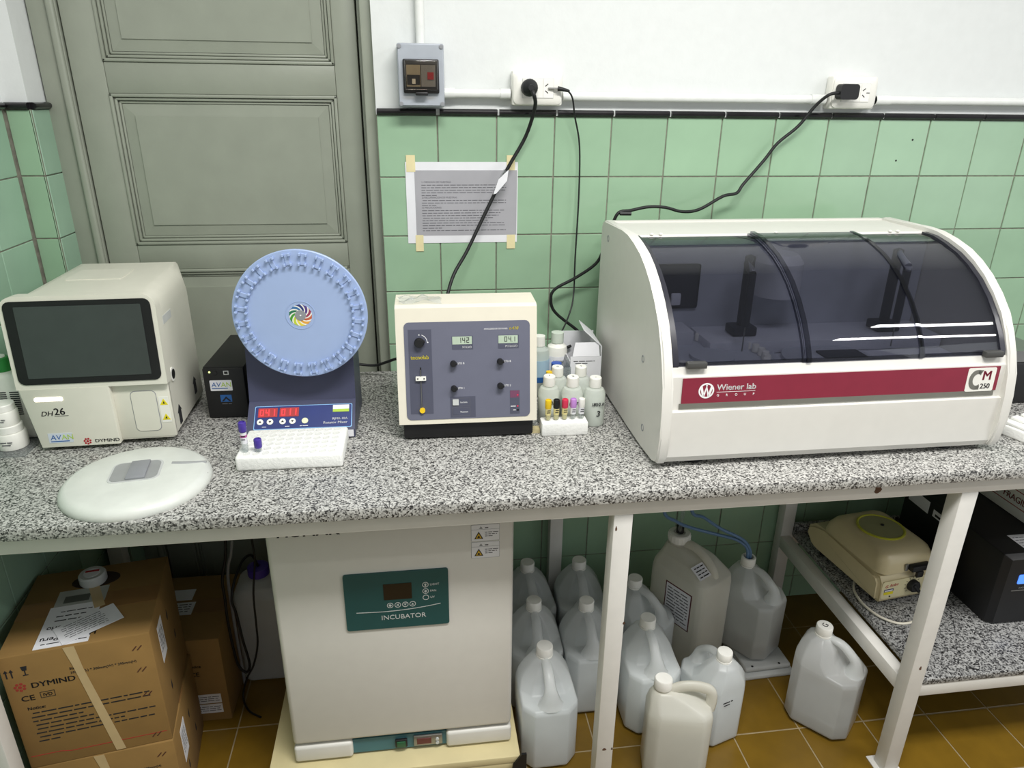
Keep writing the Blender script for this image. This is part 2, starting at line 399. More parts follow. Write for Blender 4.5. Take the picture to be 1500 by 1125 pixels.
# ================================================================== BENCH
BT = .93
bench = thing('laboratory_bench', 'long bench with white steel frame and square legs under the speckled top', 'bench', (.6, -.37, 0))
def bl(nm, x0, x1, y0, y1, z0, z1, m=STEEL, bev=.002):
    return box(nm, m, bench, x0-.6, x1-.6, y0+.37, y1+.37, z0, z1, bev)
bl('front_rail', -1.01, 2.2, -.722, -.682, .862, .904)
bl('back_rail', -1.01, 2.2, -.051, -.011, .862, .904)
for x0 in (-1.006, .319, 1.113, 2.1):
    lg = bl('leg', x0, x0+.041, -.722, -.681, .004, .862)
    box('foot_plate', STEEL, lg, x0-.6-.014, x0-.6+.055, -.722+.37-.012, -.681+.37+.014, 0, .004, .001)
    lg = bl('leg', x0+.005, x0+.046, -.051, -.010, .004, .862)
    box('foot_plate', STEEL, lg, x0-.6-.005, x0-.6+.055, -.051+.37-.01, -.010+.37+.006, 0, .004, .001)
    if x0 > -1: bl('cross_rail', x0+.004, x0+.037, -.682, -.051, .866, .904)
bl('shelf_rail', 1.154, 2.1, -.718, -.682, .262, .3); bl('shelf_rail', 1.16, 2.1, -.048, -.014, .262, .3)
bl('shelf_rail', 1.117, 1.151, -.681, -.051, .256, .3)
ru = mat('rust_chip', (92, 66, 48), .9, var=.3)
def chip(x, z, rx, rz_):
    poly('paint_chip', ru, bench, FRONT(0, -.722+.37, 0), [(x-.6+rx*math.cos(t)*(1+.3*math.sin(3*t+x*9)), z+rz_*math.sin(t)) for t in [i*PI/5 for i in range(10)]], .0004)
chip(.905, .885, .008, .010); chip(.36, .58, .003, .004); chip(.338, .20, .005, .004); chip(.357, .2, .002, .004); chip(1.135, .36, .003, .006); chip(.325, .83, .002, .006)
bench['label'] = 'long bench with white steel frame and square legs under the speckled top'
top = box('worktop', GRAN, None, -1.012, 2.25, -.745, -.004, .904, BT, .0025); tag(top, 'grey speckled granite worktop lying on the white steel bench frame', 'worktop')
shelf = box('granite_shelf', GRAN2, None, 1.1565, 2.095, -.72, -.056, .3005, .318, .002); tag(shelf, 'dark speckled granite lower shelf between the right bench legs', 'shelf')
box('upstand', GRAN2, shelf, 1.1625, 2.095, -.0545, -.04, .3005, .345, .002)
# ================================================================== ON THE WALL
# --- switch box
sb = thing('switch_box', 'grey plastic breaker box with smoked flap on the white wall above the tiles', 'switch box', (-.038, 0, 1.64))
box('body', BOXG, sb, -.056, .056, -.058, .0, 0, .142, .004)
M = FRONT(0, -.058, 0)
plate('cover_rim', BOXG, sb, M, -.053, .053, .004, .138, .003, .004)
box('window_frame', BLACK, sb, -.043, .043, -.071, -.061, .031, .107, .003)
fx = FRONT(0, -.0712, 0)
plate('breaker', mat('breaker_grey', (168, 160, 140), .5), sb, fx, -.035, -.002, .046, .094, .001)
plate('breaker', MIDG, sb, fx, .0, .034, .046, .094, .001)
plate('switch_lever', BLACK, sb, fx, -.034, -.003, .050, .072, .0025); plate('switch_lever', WHITEP, sb, fx, -.022, -.014, .052, .063, .006)
plate('red_button', RINK, sb, fx, .015, .030, .062, .078, .003)
box('flap', SMWIN, sb, -.039, .039, -.088, -.079, .038, .104, .003)
box('flap_catch', BLACK, sb, -.015, .015, -.082, -.071, .026, .034, .002)
for x in (-.05, .05):
    for z in (.007, .135): lathe('screw', MIDG, sb, [(.005, 0), (.005, .003), (0, .0034)], 10, M=FRONT(x, -.0605, z))
# --- conduit runs
def tubeobj(name, m, P, r, lab, cat, n=10, k=4, sm=False, grp=None):
    return tag(tube(name, m, None, P, r, n, k, sm), lab, cat, grp)
tubeobj('conduit', CONDUIT, [(-.036, -.0135, 1.783), (-.036, -.0135, 2.9)], .0115, 'white plastic pipe rising from the top of the grey switch box', 'conduit')
c1 = tubeobj('conduit', CONDUIT, [(.019, -.0135, 1.672), (.186, -.0135, 1.672)], .0115, 'short white plastic pipe between the switch box and its neighbouring socket', 'conduit')
tube('coupling', CONDUIT, c1, [(.019, -.0135, 1.672), (.045, -.0135, 1.672)], .0135, 10, 1, False); tube('coupling', CONDUIT, c1, [(.16, -.0135, 1.672), (.186, -.0135, 1.672)], .0135, 10, 1, False)
c2 = tubeobj('conduit', CONDUIT, [(.322, -.0135, 1.668), (1.04, -.0135, 1.668)], .0115, 'long white plastic pipe running between the two wall sockets', 'conduit')
tube('coupling', CONDUIT, c2, [(1.0, -.0135, 1.668), (1.04, -.0135, 1.668)], .0135, 10, 1, False)
c3 = tubeobj('conduit', CONDUIT, [(1.186, -.0135, 1.668), (2.5, -.0135, 1.668)], .0115, 'white plastic pipe leaving the socket that feeds the big analyser', 'conduit')
tube('coupling', CONDUIT, c3, [(1.186, -.0135, 1.668), (1.23, -.0135, 1.668)], .0135, 10, 1, False)
# --- sockets
def socket(x, lab):
    s = thing('wall_socket', lab, 'socket', (x, 0, 1.645), 0, 'white wall sockets')
    box('back_box', WHITEP, s, -.065, .065, -.03, .003, 0, .082, .006)
    M = FRONT(0, -.03, 0)
    obj('face_plate', addloft(NB(), [[(a, b, t) for a, b in rrect(-.062+i, .062-i, .003+i, .080-i, .014)] for t, i in ((0, 0), (.004, 0), (.0085, .006))]), WHITEP, s, M, 40)
    plate('module_frame', GREYP, s, M, -.04, .04, .018, .064, .0092, .001)
    for a, b in ((-.039, -.0135), (-.0128, .0128), (.0135, .039)): plate('module', CAPW, s, M, a, b, .019, .063, .0105, .001)
    bm = NB()
    for cx in (.026,):
        for dx, dy, a in ((-.004, .008, .7), (-.004, -.008, -.7), (.008, 0, 0)):
            R = Matrix.Translation((cx+dx, .041+dy, 0)) @ Matrix.Rotation(a, 4, 'Z')
            b2 = addprism(NB(), [(-.0045, -.001), (.0045, -.001), (.0045, .001), (-.0045, .001)], .0103, .0111); b2.transform(R)
            me = bpy.data.meshes.new('t'); b2.to_mesh(me); b2.free(); bm.from_mesh(me); bpy.data.meshes.remove(me)
    obj('slot', bm, BLACK, s, M)
    return s
socket(.253, 'white wall socket with round black plug and a bare-ended thin plug')
socket(1.112, 'white wall socket with one flat black plug feeding the big analyser')
# --- cords and plugs
pc = thing('power_cord', 'thick black cord from the wall socket down behind the cream ion meter, tag tied on', 'cord', (.229, -.05, 1.685))
off = vec(.229, -.05, 1.685)
def rel(P, o): return [Vector(p)-o for p in P]
tube('cable', RUBBER, pc, rel([(.229, -.078, 1.684), (.236, -.088, 1.668), (.242, -.062, 1.64), (.225, -.03, 1.571), (.181, -.028, 1.495), (.14, -.028, 1.417), (.099, -.04, 1.339), (.066, -.055, 1.278), (.031, -.08, 1.226), (.01, -.115, 1.175), (.0, -.15, 1.13), (-.002, -.18, 1.08)], off), .0048, 8, 5)
lathe('plug', RUBBER, pc, [(.0205, 0), (.021, .012), (.018, .024), (.008, .034), (.007, .04), (0, .04)], 20, M=frame((0, .0045, .002), (1, 0, 0), (0, 0, 1)))
tg = poly('tag', PAPER, pc, FRONT(-.069, .008, -.225), [(-.006, .006), (.02, .03), (.016, .002), (-.012, -.03), (-.02, -.032)], .0008)
tube('tag_sleeve', CLEAR, pc, rel([(.176, -.028, 1.486), (.163, -.028, 1.462)], off), .0075, 8, 1, False)
tc_ = thing('thin_cord', 'thin black cord plugged in next to the round plug, hanging down the tiles', 'cord', (.29, -.045, 1.684)); off = vec(.29, -.045, 1.684)
tube('cable', RUBBER, tc_, rel([(.328, -.05, 1.681), (.341, -.045, 1.664), (.352, -.03, 1.622), (.371, -.018, 1.546), (.375, -.018, 1.414), (.371, -.025, 1.249), (.368, -.04, 1.16), (.354, -.07, 1.114), (.324, -.09, 1.055), (.285, -.11, 1.02), (.25, -.13, 1.0)], off), .0022, 6, 5)
tube('plug', RUBBER, tc_, rel([(.302, -.048, 1.686), (.31, -.05, 1.685), (.325, -.051, 1.682), (.331, -.05, 1.68)], off), lambda t: .0062-.0035*t, 8, 3)
tube('plug_pin', SILV, tc_, rel([(.279, -.0425, 1.686), (.302, -.048, 1.686)], off), .0028, 6, 1, False)
cc = thing('analyser_cord', 'black cord drooping from the wall socket over the big white analyser', 'cord', (1.082, -.05, 1.686)); off = vec(1.082, -.05, 1.686)
tube('cable', RUBBER, cc, rel([(1.052, -.06, 1.685), (1.025, -.06, 1.68), (1.003, -.04, 1.653), (.969, -.028, 1.601), (.918, -.026, 1.557), (.886, -.026, 1.513), (.831, -.035, 1.451), (.81, -.045, 1.428), (.767, -.055, 1.421), (.7, -.065, 1.388), (.648, -.075, 1.384), (.599, -.08, 1.396), (.552, -.08, 1.398), (.503, -.085, 1.39), (.467, -.09, 1.384), (.452, -.085, 1.343), (.438, -.075, 1.287), (.42, -.065, 1.244), (.37, -.05, 1.203), (.314, -.045, 1.171), (.302, -.045, 1.142), (.316, -.045, 1.103), (.377, -.05, 1.053), (.39, -.06, 1.04)], off), .0043, 8, 5)
b = addprism(NB(), rrect(-.03, .022, -.019, .019, .009), 0, .026)
obj('plug', b, BLACK, cc, frame((.0, .008, .002), (1, 0, 0), (0, 0, 1)), 40)
tube('cord_clip', RUBBER, cc, rel([(.47, -.095, 1.3835), (.50, -.098, 1.3835)], off), .0055, 6, 1, False)
tag(tube('loose_cable', RUBBER, None, [(.215, -.17, 1.02), (.25, -.17, 1.03), (.286, -.17, 1.034), (.325, -.16, 1.037), (.34, -.155, 1.04)], .0042, 8, 5), 'short black cable poking out behind the cream meter over the reagent bottles', 'cable')
tag(tube('loose_cable', RUBBER, None, [(-.30, -.05, .985), (-.246, -.05, .972), (-.194, -.055, .967), (-.161, -.075, .982), (-.132, -.1, 1.0), (-.10, -.12, 1.01)], .004, 8, 5), 'black cable lying along the wall between the wheel mixer and cream meter', 'cable')
# --- taped notice
nt = thing('notice_sheet', 'white sheet with grey photocopied instructions taped to the green tiles', 'paper', (.062, -.0015, 1.295))
M = FRONT(0, 0, 0)
plate('sheet', PAPER, nt, M, -.148, .148, 0, .211, .0006)
plate('photocopy', PHOTOC, nt, M, -.125, .146, .02, .19, .0009)
MI = FRONT(0, -.0009, 0)
lines = []; y = .158
for i, wdt in enumerate((.09, .225, .225, .225, .21, .045, .105, .225, .225, .04, .06, .22, .21, .205, .195, .18, .22, .225, .052, .225)):
    lines.append((-.108+(.0 if i % 7 else .002), -.108+wdt, y, .0030)); y -= .0066
del lines[0], lines[5], lines[8]
dashes('printed_lines', GREYINK, nt, MI, lines, .0002)
for s_, yy in (('1) MEDICION DE MUESTRAS', .158), ('2) RECUPERACION DE MUESTRAS', .158-.0066*6), ('3) PRECAUCIONES', .158-.0066*10)):
    text('printed_heading', s_, GREYINK, nt, MI, -.108, yy, .0062, t=.0003)
for x0, x1, y0, y1 in ((-.145, -.122, .186, .228), (.118, .14, .19, .228), (-.128, -.107, -.022, .022), (.12, .143, -.018, .02)):
    plate('masking_tape', TAPE, nt, M, x0, x1, y0, y1, .0013)
tag(nt.children[-1], 'cream masking tape')

# ================================================================== HAEMATOLOGY ANALYSER
ha = thing('blood_analyser', 'boxy cream analyser with big dark touch screen, beside the left wall', 'analyser', (-.766, -.43, BT), math.radians(1.5))
bm = NB()
pl = [(-.149, 0.02), (.146, .02), (.146, .27), (.10, .40), (-.149, .405)]
# body: plan polygon lofted, rounded towards the top
def inset(pl, d): return [(max(min(x, .146-d), -.149+d), max(min(y_, .405-d), .02)) for x, y_ in pl]
secs = [(.012, .006), (.02, 0), (.15, 0), (.29, 0), (.312, .004), (.326, .012), (.335, .026), (.338, .042)]
obj('housing', addloft(bm, [[(x if x > 0 else x+max(0, .15-z)*.13, y_, z) for x, y_ in inset(pl, d)] for z, d in secs]), CREAM, ha, None, 30)
for x, y_ in ((-.12, .06), (.11, .06), (-.12, .34), (.08, .34)): lathe('foot', RUBBER, ha, [(.014, 0), (.014, .012)], 12, x, y_)
# front hood with slanted screen
hood = addprism(NB(), rrect(-.152, .15, .15, .345, .028, 5)[0:0] or ([(-.152, .145), (.15, .145)] + rrect(-.152, .15, .15, .345, .03, 5)[6:18]), 0, .032)
obj('screen_hood', hood, CREAM, ha, frame((0, .028, 0), (1, 0, 0), (0, .06, 1)), 40)
MS = frame((0, -.004, 0), (1, 0, 0), (0, .06, 1))
plate('bezel', BLACK, ha, MS, -.143, .141, .158, .337, .002, .014)
tag(plate('screen', SCREEN, ha, MS, -.122, .122, .172, .326, .0032, .002), 'dark grey touch screen')
# lower front
obj('lower_front', addloft(NB(), [[(x, y_, z) for x, y_ in rrect(a, .03, .004, .03, .003, 2)] for z, a in ((.010, -.131), (.147, -.149))]), CREAM, ha, None, 30)
box('tube_bay', CREAM, ha, .028, .146, .018, .03, .014, .147, .003)
obj('bay_slope', addloft(NB(), [[(.0, .004, .012), (.03, .018, .012), (.03, .03, .012), (.0, .03, .012)], [(-.032, .004, .147), (.03, .018, .147), (.03, .03, .147), (-.032, .03, .147)]]), CREAM, ha)
MF = FRONT(0, .004, 0); MB = FRONT(0, .018, 0)
tag(plate('status_light', GLOWW, ha, MF, -.122, -.066, .119, .128, .0012, .003), 'glowing white status light')
text('model_print', 'DH', INK, ha, MF, -.117, .085, .0155, sx=1.05, shear=.3, bold=.015); text('model_print', '26', INK, ha, MF, -.0895, .0865, .0225, bold=.03)
plate('underline', INK, ha, MF, -.09, -.062, .0832, .0842, .0005)
plate('sticker', mat('pale_sticker', (205, 212, 222), .5), ha, MF, -.113, -.064, .02, .043, .0006)
ML = FRONT(0, .0034, 0)
def avan(parent, M, x, y_, s):
    text('sticker_print', 'AV', BINK, parent, M, x, y_, s, sx=1.0, t=.0004, shear=.1); text('sticker_print', 'AN', GINK, parent, M, x+s*1.32, y_, s, sx=1.0, t=.0004)
    plate('sticker_line', BINK, parent, M, x, x+s*2.2, y_-s*.28, y_-s*.16, .0004)
avan(ha, ML, -.109, .0275, .017)
def logo(parent, M, cx, cy, r, m):
    bm = NB()
    for i in range(7):
        a = i/7*2*PI+.3; addprism(bm, circ(cx+r*.68*math.cos(a), cy+r*.68*math.sin(a), r*.25, 8), 0, .0005)
    addprism(bm, circ(cx, cy, r*.3, 10), 0, .0005); return obj('emblem', bm, m, parent, M)
logo(ha, MF, -.036, .02, .009, RINK); text('maker_print', 'DYMIND', INK, ha, MF, -.021, .0165, .0105, sx=1.25, bold=.02)
plate('door_line', MIDG, ha, MB, .064, .118, .030, .128, .0005, .011); dp = plate('tube_door', CREAM, ha, MB, .0655, .1165, .0315, .1265, .0014, .010)
plate('warning_label', WHITEP, ha, MB, .121, .141, .05, .112, .0006)
for yy in (.092, .056):
    poly('warning_triangle', YINK, ha, MB, [(.1225, yy), (.1395, yy), (.131, yy+.015)], .001); poly('warning_mark', INK, ha, MB, [(.1285, yy+.003), (.1335, yy+.003), (.131, yy+.009)], .0013)
MR = frame((.146, .0, 0), (0, 1, 0), (0, 0, 1))
disc('round_port', WHITEP, ha, MR, .055, .15, .016, .003); disc('port_hole', BLACK, ha, MR, .057, .15, .0115, .0036)
plate('vent', GREYP, ha, MR, .06, .12, .265, .283, .0006)
plate('side_label', INK, ha, MR, .055, .075, .025, .055, .0006, .002); poly('arrow', INK, ha, MR, [(.05, .055), (.08, .055), (.065, .072)], .0006)
plate('side_label', INK, ha, MR, .20, .22, .04, .07, .0006, .002); poly('arrow', INK, ha, MR, [(.195, .07), (.225, .07), (.21, .084)], .0006)
plate('top_hatch', CREAM, ha, frame((0, 0, .338), (1, 0, 0), (0, 1, 0)), -.09, .03, .19, .29, .0012, .004)

# --- round lid lying on the bench
ld = thing('round_lid', 'pale grey round plastic lid with recessed handle lying flat on the worktop', 'lid', (-.642, -.603, BT), math.radians(8))
lathe('shell', mat('lid_grey_white', (212, 215, 208), .35), ld, [(.139, 0), (.1405, .004), (.1385, .012), (.132, .019), (.124, .0225), (.07, .0245), (0, .025)], 64)
MT = frame((0, 0, .0249), (1, 0, 0), (0, 1, 0))
plate('recess_rim', GREYP, ld, MT, -.05, .045, -.03, .055, .0009, .016, -.001)
MT2 = frame((0, 0, .0259), (1, 0, 0), (0, 1, 0))
plate('recess', mat('recess_grey', (150, 152, 152), .4), ld, MT2, -.046, .041, -.026, .051, .0008, .014)
box('grip', MIDG, ld, -.016, .020, -.025, .05, .0262, .0312, .002)
tube('slot', mat('recess_grey', (150, 152, 152)), ld, [(.062, .034, .0222), (.088, .029, .0215), (.128, .028, .0185)], .0052, 8, 4)
lathe('edge_notch', BLACK, ld, [(.003, 0), (.003, .01)], 8, .132, -.012, M=Matrix.Translation((0, 0, .006)))

# --- small UPS
up_s = thing('small_power_supply', 'small black backup power supply between the cream analyser and wheel mixer', 'power supply', (-.5335, -.285, BT), math.radians(-2))
box('case', BLACK, up_s, -.0475, .0475, 0, .25, .0, .132, .003)
M = FRONT(0, 0, 0)
box('front_panel', BLACK, up_s, -.0475, .0475, -.006, 0, .002, .130, .003)
M = FRONT(0, -.006, 0)
disc('power_light', GLOWG, up_s, M, -.031, .121, .0022, .001, 10); disc('button', BLACK, up_s, M, -.019, .119, .0055, .0015); plate('usb_port', GREYP, up_s, M, .001, .013, .114, .124, .001); plate('usb_hole', BLACK, up_s, M, .003, .011, .116, .122, .0014)
plate('sticker', PAPER, up_s, M, -.034, .017, .073, .1, .0006, .002); avan(up_s, FRONT(0, -.0066, 0), -.031, .083, .017)
plate('badge', BINK, up_s, M, -.014, .012, .044, .062, .0006); poly('badge_mark', BLACK, up_s, FRONT(0, -.0066, 0), [(-.012, .046), (-.001, .058), (.010, .046), (.005, .046), (-.001, .053), (-.007, .046)], .0004)
dashes('badge_print', GREYINK, up_s, M, [(-.012, .010, .038, .003)])

# --- rotator mixer
rm = thing('wheel_mixer', 'navy rotator mixer with large pale blue clip wheel', 'mixer', (-.344, -.43, BT), math.radians(-1))
obj('base', addprism(NB(), [(0, .002), (0, .022), (.055, .068), (.062, .072), (.085, .20), (.17, .25), (.2, .25), (.2, .002)], -.121, .121), NAVY, rm, Matrix(((0, 0, 1, 0), (1, 0, 0, 0), (0, 1, 0, 0), (0, 0, 0, 1))), 20)
sl = vec(0, .055, .046).normalized()
MC = frame((0, .0, .022), (1, 0, 0), sl)
L0 = .0717
plate('overlay_border', SKYL, rm, MC, -.106, .114, .006, .066, .0006, .003); plate('overlay', NAVYL, rm, MC, -.1045, .1125, .0075, .0645, .0010, .003)
MC2 = frame(Vector((0, 0, .022))+MC.to_3x3() @ Vector((0, 0, .001)), (1, 0, 0), sl)
SEG = {'0': 'abcdef', '1': 'bc', '2': 'abged', '3': 'abgcd', '4': 'fgbc', '7': 'abc', '8': 'abcdefg', '9': 'abcfgd'}
def seven(name, s, m, parent, M, x, y_, h, dim=None):
    w_ = h*.52; tt = h*.11
    for ch in s:
        if ch == '.':
            plate(name, m, parent, M, x-h*.12, x-h*.02, y_, y_+tt, .0005); continue
        bm = NB(); G = {'a': (0, w_, h-tt, h), 'd': (0, w_, 0, tt), 'g': (0, w_, h/2-tt/2, h/2+tt/2), 'f': (0, tt, h/2, h), 'e': (0, tt, 0, h/2), 'b': (w_-tt, w_, h/2, h), 'c': (w_-tt, w_, 0, h/2)}
        for k in SEG[ch]:
            a, b_, c_, d_ = G[k]; addprism(bm, [(x+a, y_+c_), (x+b_, y_+c_), (x+b_, y_+d_), (x+a, y_+d_)], 0, .0005)
        obj(name, bm, m, parent, M); x += h*.78
for x0, s_ in ((-.098, '041'), (-.05, '011')):
    plate('display', REDW, rm, MC2, x0, x0+.043, .037, .060, .001, .001)
    seven('led_digit', s_, REDL, rm, frame(Vector(MC2.translation)+MC.to_3x3() @ Vector((0, 0, .001)), (1, 0, 0), sl), x0+.004, .0405, .016)
for x0, u_ in ((-.092, 1), (-.07, -1), (-.042, 1), (-.02, -1)):
    disc('button', WHITEP, rm, MC2, x0, .025, .0072, .0015); poly('button_mark', INK, rm, MC2, [(x0-.0032, .025-.002*u_), (x0+.0032, .025-.002*u_), (x0, .025+.003*u_)][::u_], .002)
disc('start_button', mat('pale_button', (222, 226, 190), .5), rm, MC2, .008, .025, .0072, .0015)
plate('maker_label', PAPER, rm, MC2, .07, .107, .047, .063, .0006); plate('maker_stripe', GINK, rm, MC2, .07, .107, .045, .052, .001)
text('panel_print', 'RJMR-10A', WINK, rm, MC2, .104, .0255, .0075, 'RIGHT', sx=1.1, bold=.02); text('panel_print', 'Rotator Mixer', WINK, rm, MC2, .104, .0155, .0085, 'RIGHT', sx=1.1, bold=.02)
dashes('panel_small_print', WINK, rm, MC2, [(-.087, -.075, .012, .002), (-.036, -.026, .012, .002), (-.003, .018, .012, .002)])
plate('front_label', PAPER, rm, FRONT(0, 0, 0), .075, .118, .0035, .0205, .0006)
wy = .022; wz = .29; R_ = .1435
lathe('axle', NAVY, rm, [(.02, 0), (.02, .128)], 16, M=frame((.022, .16, wz), (1, 0, 0), (0, 0, 1)))
MW = frame((.022, wy, wz), (1, 0, 0), (0, 0, 1))
wh = lathe('wheel', SKYP, rm, [(R_-.002, -.007), (R_, -.005), (R_, .0), (R_-.0015, .0012), (0, .0012)], 96, M=MW)
cb = NB()
addbox(cb, -.0048, .0048, -.0125, .0125, 0, .0025, .0006, 1)
for s_ in (-1, 1):
    for t_ in (-1, 1):
        addbox(cb, s_*.0068-.0022, s_*.0068+.0022, t_*.0105-.003, t_*.0105+.003, 0, .011, .0008, 1)
bmesh.ops.recalc_face_normals(cb, faces=cb.faces); cme = bpy.data.meshes.new('clip'); cb.to_mesh(cme); cb.free(); cme.materials.append(SKYP)
for i in range(24):
    a = i/24*2*PI+PI/24
    o = link(bpy.data.objects.new('tube_clip', cme), wh)
    o.matrix_local = MW @ Matrix.Translation((.1235*math.cos(a), .1235*math.sin(a), .001)) @ Matrix.Rotation(a-PI/2, 4, 'Z')
MW2 = frame((.022, wy-.0012, wz), (1, 0, 0), (0, 0, 1))
obj('hub_ring', addlathe(NB(), [(.032, 0), (.032, .0008), (.0305, .0008), (.0305, 0)], 40, cap=False), SKYP, wh, MW2)
cols = [(46, 58, 120), (84, 62, 130), (150, 60, 90), (190, 96, 66), (226, 160, 60), (228, 206, 70), (190, 204, 60), (70, 150, 50), (40, 110, 80), (60, 110, 160)]
for i, c in enumerate(cols):
    a0 = PI/2-i*2*PI/10; outer = []; inner = []
    for k in range(7):
        t = k/6; ang = a0-.75*t; rr = .0245-.0125*t
        outer.append(((rr)*math.cos(ang), rr*math.sin(ang))); ang2 = a0+.40-.75*t*1.0; inner.append((rr*math.cos(ang2), rr*math.sin(ang2)))
    poly('spiral_blade', mat('blade_%d' % i, c, .5), wh, MW2, outer+inner[::-1], .0006)
disc('hub_base', WHITEP, wh, MW2, 0, 0, .0242, .0004, 36)
disc('hub', MIDG, wh, MW2, 0, 0, .0115, .0015, 24); disc('hub_pin', WINK, wh, MW2, 0, 0, .0018, .002, 10)

# --- white foam tube rack with two purple tubes
rk = thing('foam_rack', 'long white foam rack with rows of empty holes, in front of the wheel mixer', 'tube rack', (-.348, -.513, BT), math.radians(-1))
box('block', FOAM, rk, -.11, .11, -.06, .075, 0, .034, .006, 3)
hole = mat('foam_hole', (222, 222, 217), .9)
me_h = None
for i in range(10):
    for j in range(6):
        x = -.088+i*.0195; yy = -.045+j*.021
        if me_h is None:
            first = obj('hole', addlathe(NB(), [(.0078, 0), (.0078, .0009), (.0062, .0009), (.0055, .0003)], 14), hole, rk, None); me_h = first.data; first.location = (x, yy, .0339)
        else: put(me_h, 'hole', rk, (x, yy, .0339))
def sample_tube(name, loc, h, capm, liqm, lab, cat='test tube', r=.0065, label=True, caph=.017, capr=.0082, lm=PAPER, grp=None, marks=True):
    t = thing(name, lab, cat, loc, 0, grp)
    lathe('glass', CLEAR, t, [(0, 0), (r*.7, .001), (r, .005), (r, h)], 14)
    if liqm: lathe('sample', liqm, t, [(0, .001), (r*.65, .002), (r*.92, .006), (r*.92, h*.5)], 12)
    if label:
        lathe('paper_label', lm, t, [(r+.0003, h*.42), (r+.0003, h*.9)], 14)
        if marks: dashes('label_writing', INK, t, FRONT(0, -r-.0004, 0), [(-r*.6, r*.6, h*.6, .003), (-r*.5, r*.7, h*.75, .003)])
    lathe('cap', capm, t, [(capr*.9, h-.004), (capr, h-.002), (capr, h+caph-.004), (capr*.92, h+caph-.001), (capr*.72, h+caph), (capr*.66, h+caph-.003), (0, h+caph-.003)], 16)
    return t
t1 = sample_tube('blood_tube', (-.44, -.548, BT+.0345), .052, PURPLE, None, 'tall glass tube with purple cap and pink band in the long foam rack', caph=.018)
lathe('pink_band', mat('pink_band', (180, 80, 150), .5), t1, [(.0071, .036), (.0071, .041)], 14)
sample_tube('blood_tube', (-.413, -.549, BT+.0345), .014, PURPLE, None, 'short tube with purple cap, low in the long foam rack', label=False)

# ================================================================== ION ANALYSER
ia = thing('ion_meter', 'cream ion analyser with slate blue front, knobs and two small displays', 'analyser', (.038, -.43, BT), math.radians(-1.2))
tilt = vec(0, .046, .268).normalized()
prof = [(-.044, .044), (.0, .304), (.012, .309), (.10, .309), (.115, .304), (.115, .044)]
obj('housing', addprism(NB(), prof, -.157, .157), CREAM2, ia, Matrix(((0, 0, 1, 0), (1, 0, 0, 0), (0, 1, 0, 0), (0, 0, 0, 1))))
box('plinth', BLACK, ia, -.148, .15, -.034, .11, .004, .0435, .004)
for x in (-.13, .13):
    for y_ in (.02, .09): lathe('foot', RUBBER, ia, [(.012, 0), (.012, .005)], 12, x, y_)
MI = frame((0, -.046, .034), (1, 0, 0), vec(0, .046, .27))
H_ = .274
plate('front_overlay', SLATE, ia, MI, -.139, .141, .021, .243, .001, .011)
MJ = frame(Vector(MI.translation)+MI.to_3x3() @ Vector((0, 0, .001)), (1, 0, 0), vec(0, .046, .27))
plate('strip', SLATE2, ia, MJ, -.130, -.079, .035, .227, .0004)
def knob(x, y_, r, big=0):
    k = obj('knob', addlathe(NB(), [(r*1.05, 0), (r*1.05, .002), (r, .003), (r*.92, .013), (r*.8, .0145), (0, .0145)], 18), BLACK, ia, MJ @ Matrix.Translation((x, y_, 0)), 35)
    obj('pointer', addbox(NB(), -.0022, .0022, -.001, r*1.25, .0, .0125, .0006, 1), BLACK, k, MJ @ Matrix.Translation((x, y_, 0)) @ Matrix.Rotation(-1.3 if big else -PI/2, 4, 'Z'))
knob(-.106, .198, .0105, 1)
for x, y_, s_ in ((-.032, .149, 'STD B'), (.073, .151, 'STD B'), (-.032, .092, 'STD 1'), (.073, .095, 'STD 2')):
    knob(x, y_, .0068); text('knob_print', s_, WINK, ia, MJ, x+.0095, y_-.002, .0058)
bm = NB()
for i in range(8):
    a = 1.25-i*.16; addprism(bm, [((.017)*math.cos(a+q)-.106, .017*math.sin(a+q)+.198) for q in (.0, -.17)]+[((.0182)*math.cos(a+q)-.106, .0182*math.sin(a+q)+.198) for q in (-.17, 0)], 0, .0005)
for cx, cy in ((-.106, .215), (-.087, .198)): addprism(bm, circ(cx, cy, .0014, 8), 0, .0005)
obj('scale_arc', bm, WINK, ia, MJ)
text('maker_print', 'tecnolab', YINK, ia, MJ, -.126, .1605, .0125, sx=.93, bold=.035)
box_ = plate('slot', BLACK, ia, MJ, -.1065, -.1035, .05, .142, .0006)
for yy in (.115,): plate('slide_block', WHITEP, ia, MJ, -.1165, -.0935, .113, .122, .007, .001); disc('slide_screw', BLACK, ia, MJ, -.112, .1175, .0017, .0075, 10); disc('slide_screw', BLACK, ia, MJ, -.098, .1175, .0017, .0075, 10)
obj('needle', addtube(NB(), [(-.105, .137, .003), (-.105, .046, .003)], .0011, 6, 1, False), SILV, ia, MJ)
disc('drip_cup', YELCAP, ia, MJ, -.104, .044, .0062, .006, 14)
for x0, s_, nm in ((-.034, '142', 'SODIO'), (.069, '04.1', 'POTASIO')):
    plate('display_frame', SLATE2, ia, MJ, x0, x0+.047, .180, .2105, .0004, .001); plate('display', LCD, ia, MJ, x0+.001, x0+.0445, .192, .2095, .0008)
    seven('digit', s_, INK, ia, frame(Vector(MJ.translation)+MJ.to_3x3() @ Vector((0, 0, .0008)), (1, 0, 0), vec(0, .046, .27)), x0+.0145, .1955, .0115)
    text('display_print', nm, WINK, ia, MJ, x0+.044, .183, .0068, 'RIGHT', bold=.02)
text('model_print', 't-410', YINK, ia, MJ, .094, .2225, .0095, sx=1.0, shear=.25, bold=.03)
text('panel_print', 'ANALIZADOR DE IONES', WINK, ia, MJ, .0905, .2235, .0048, 'RIGHT')
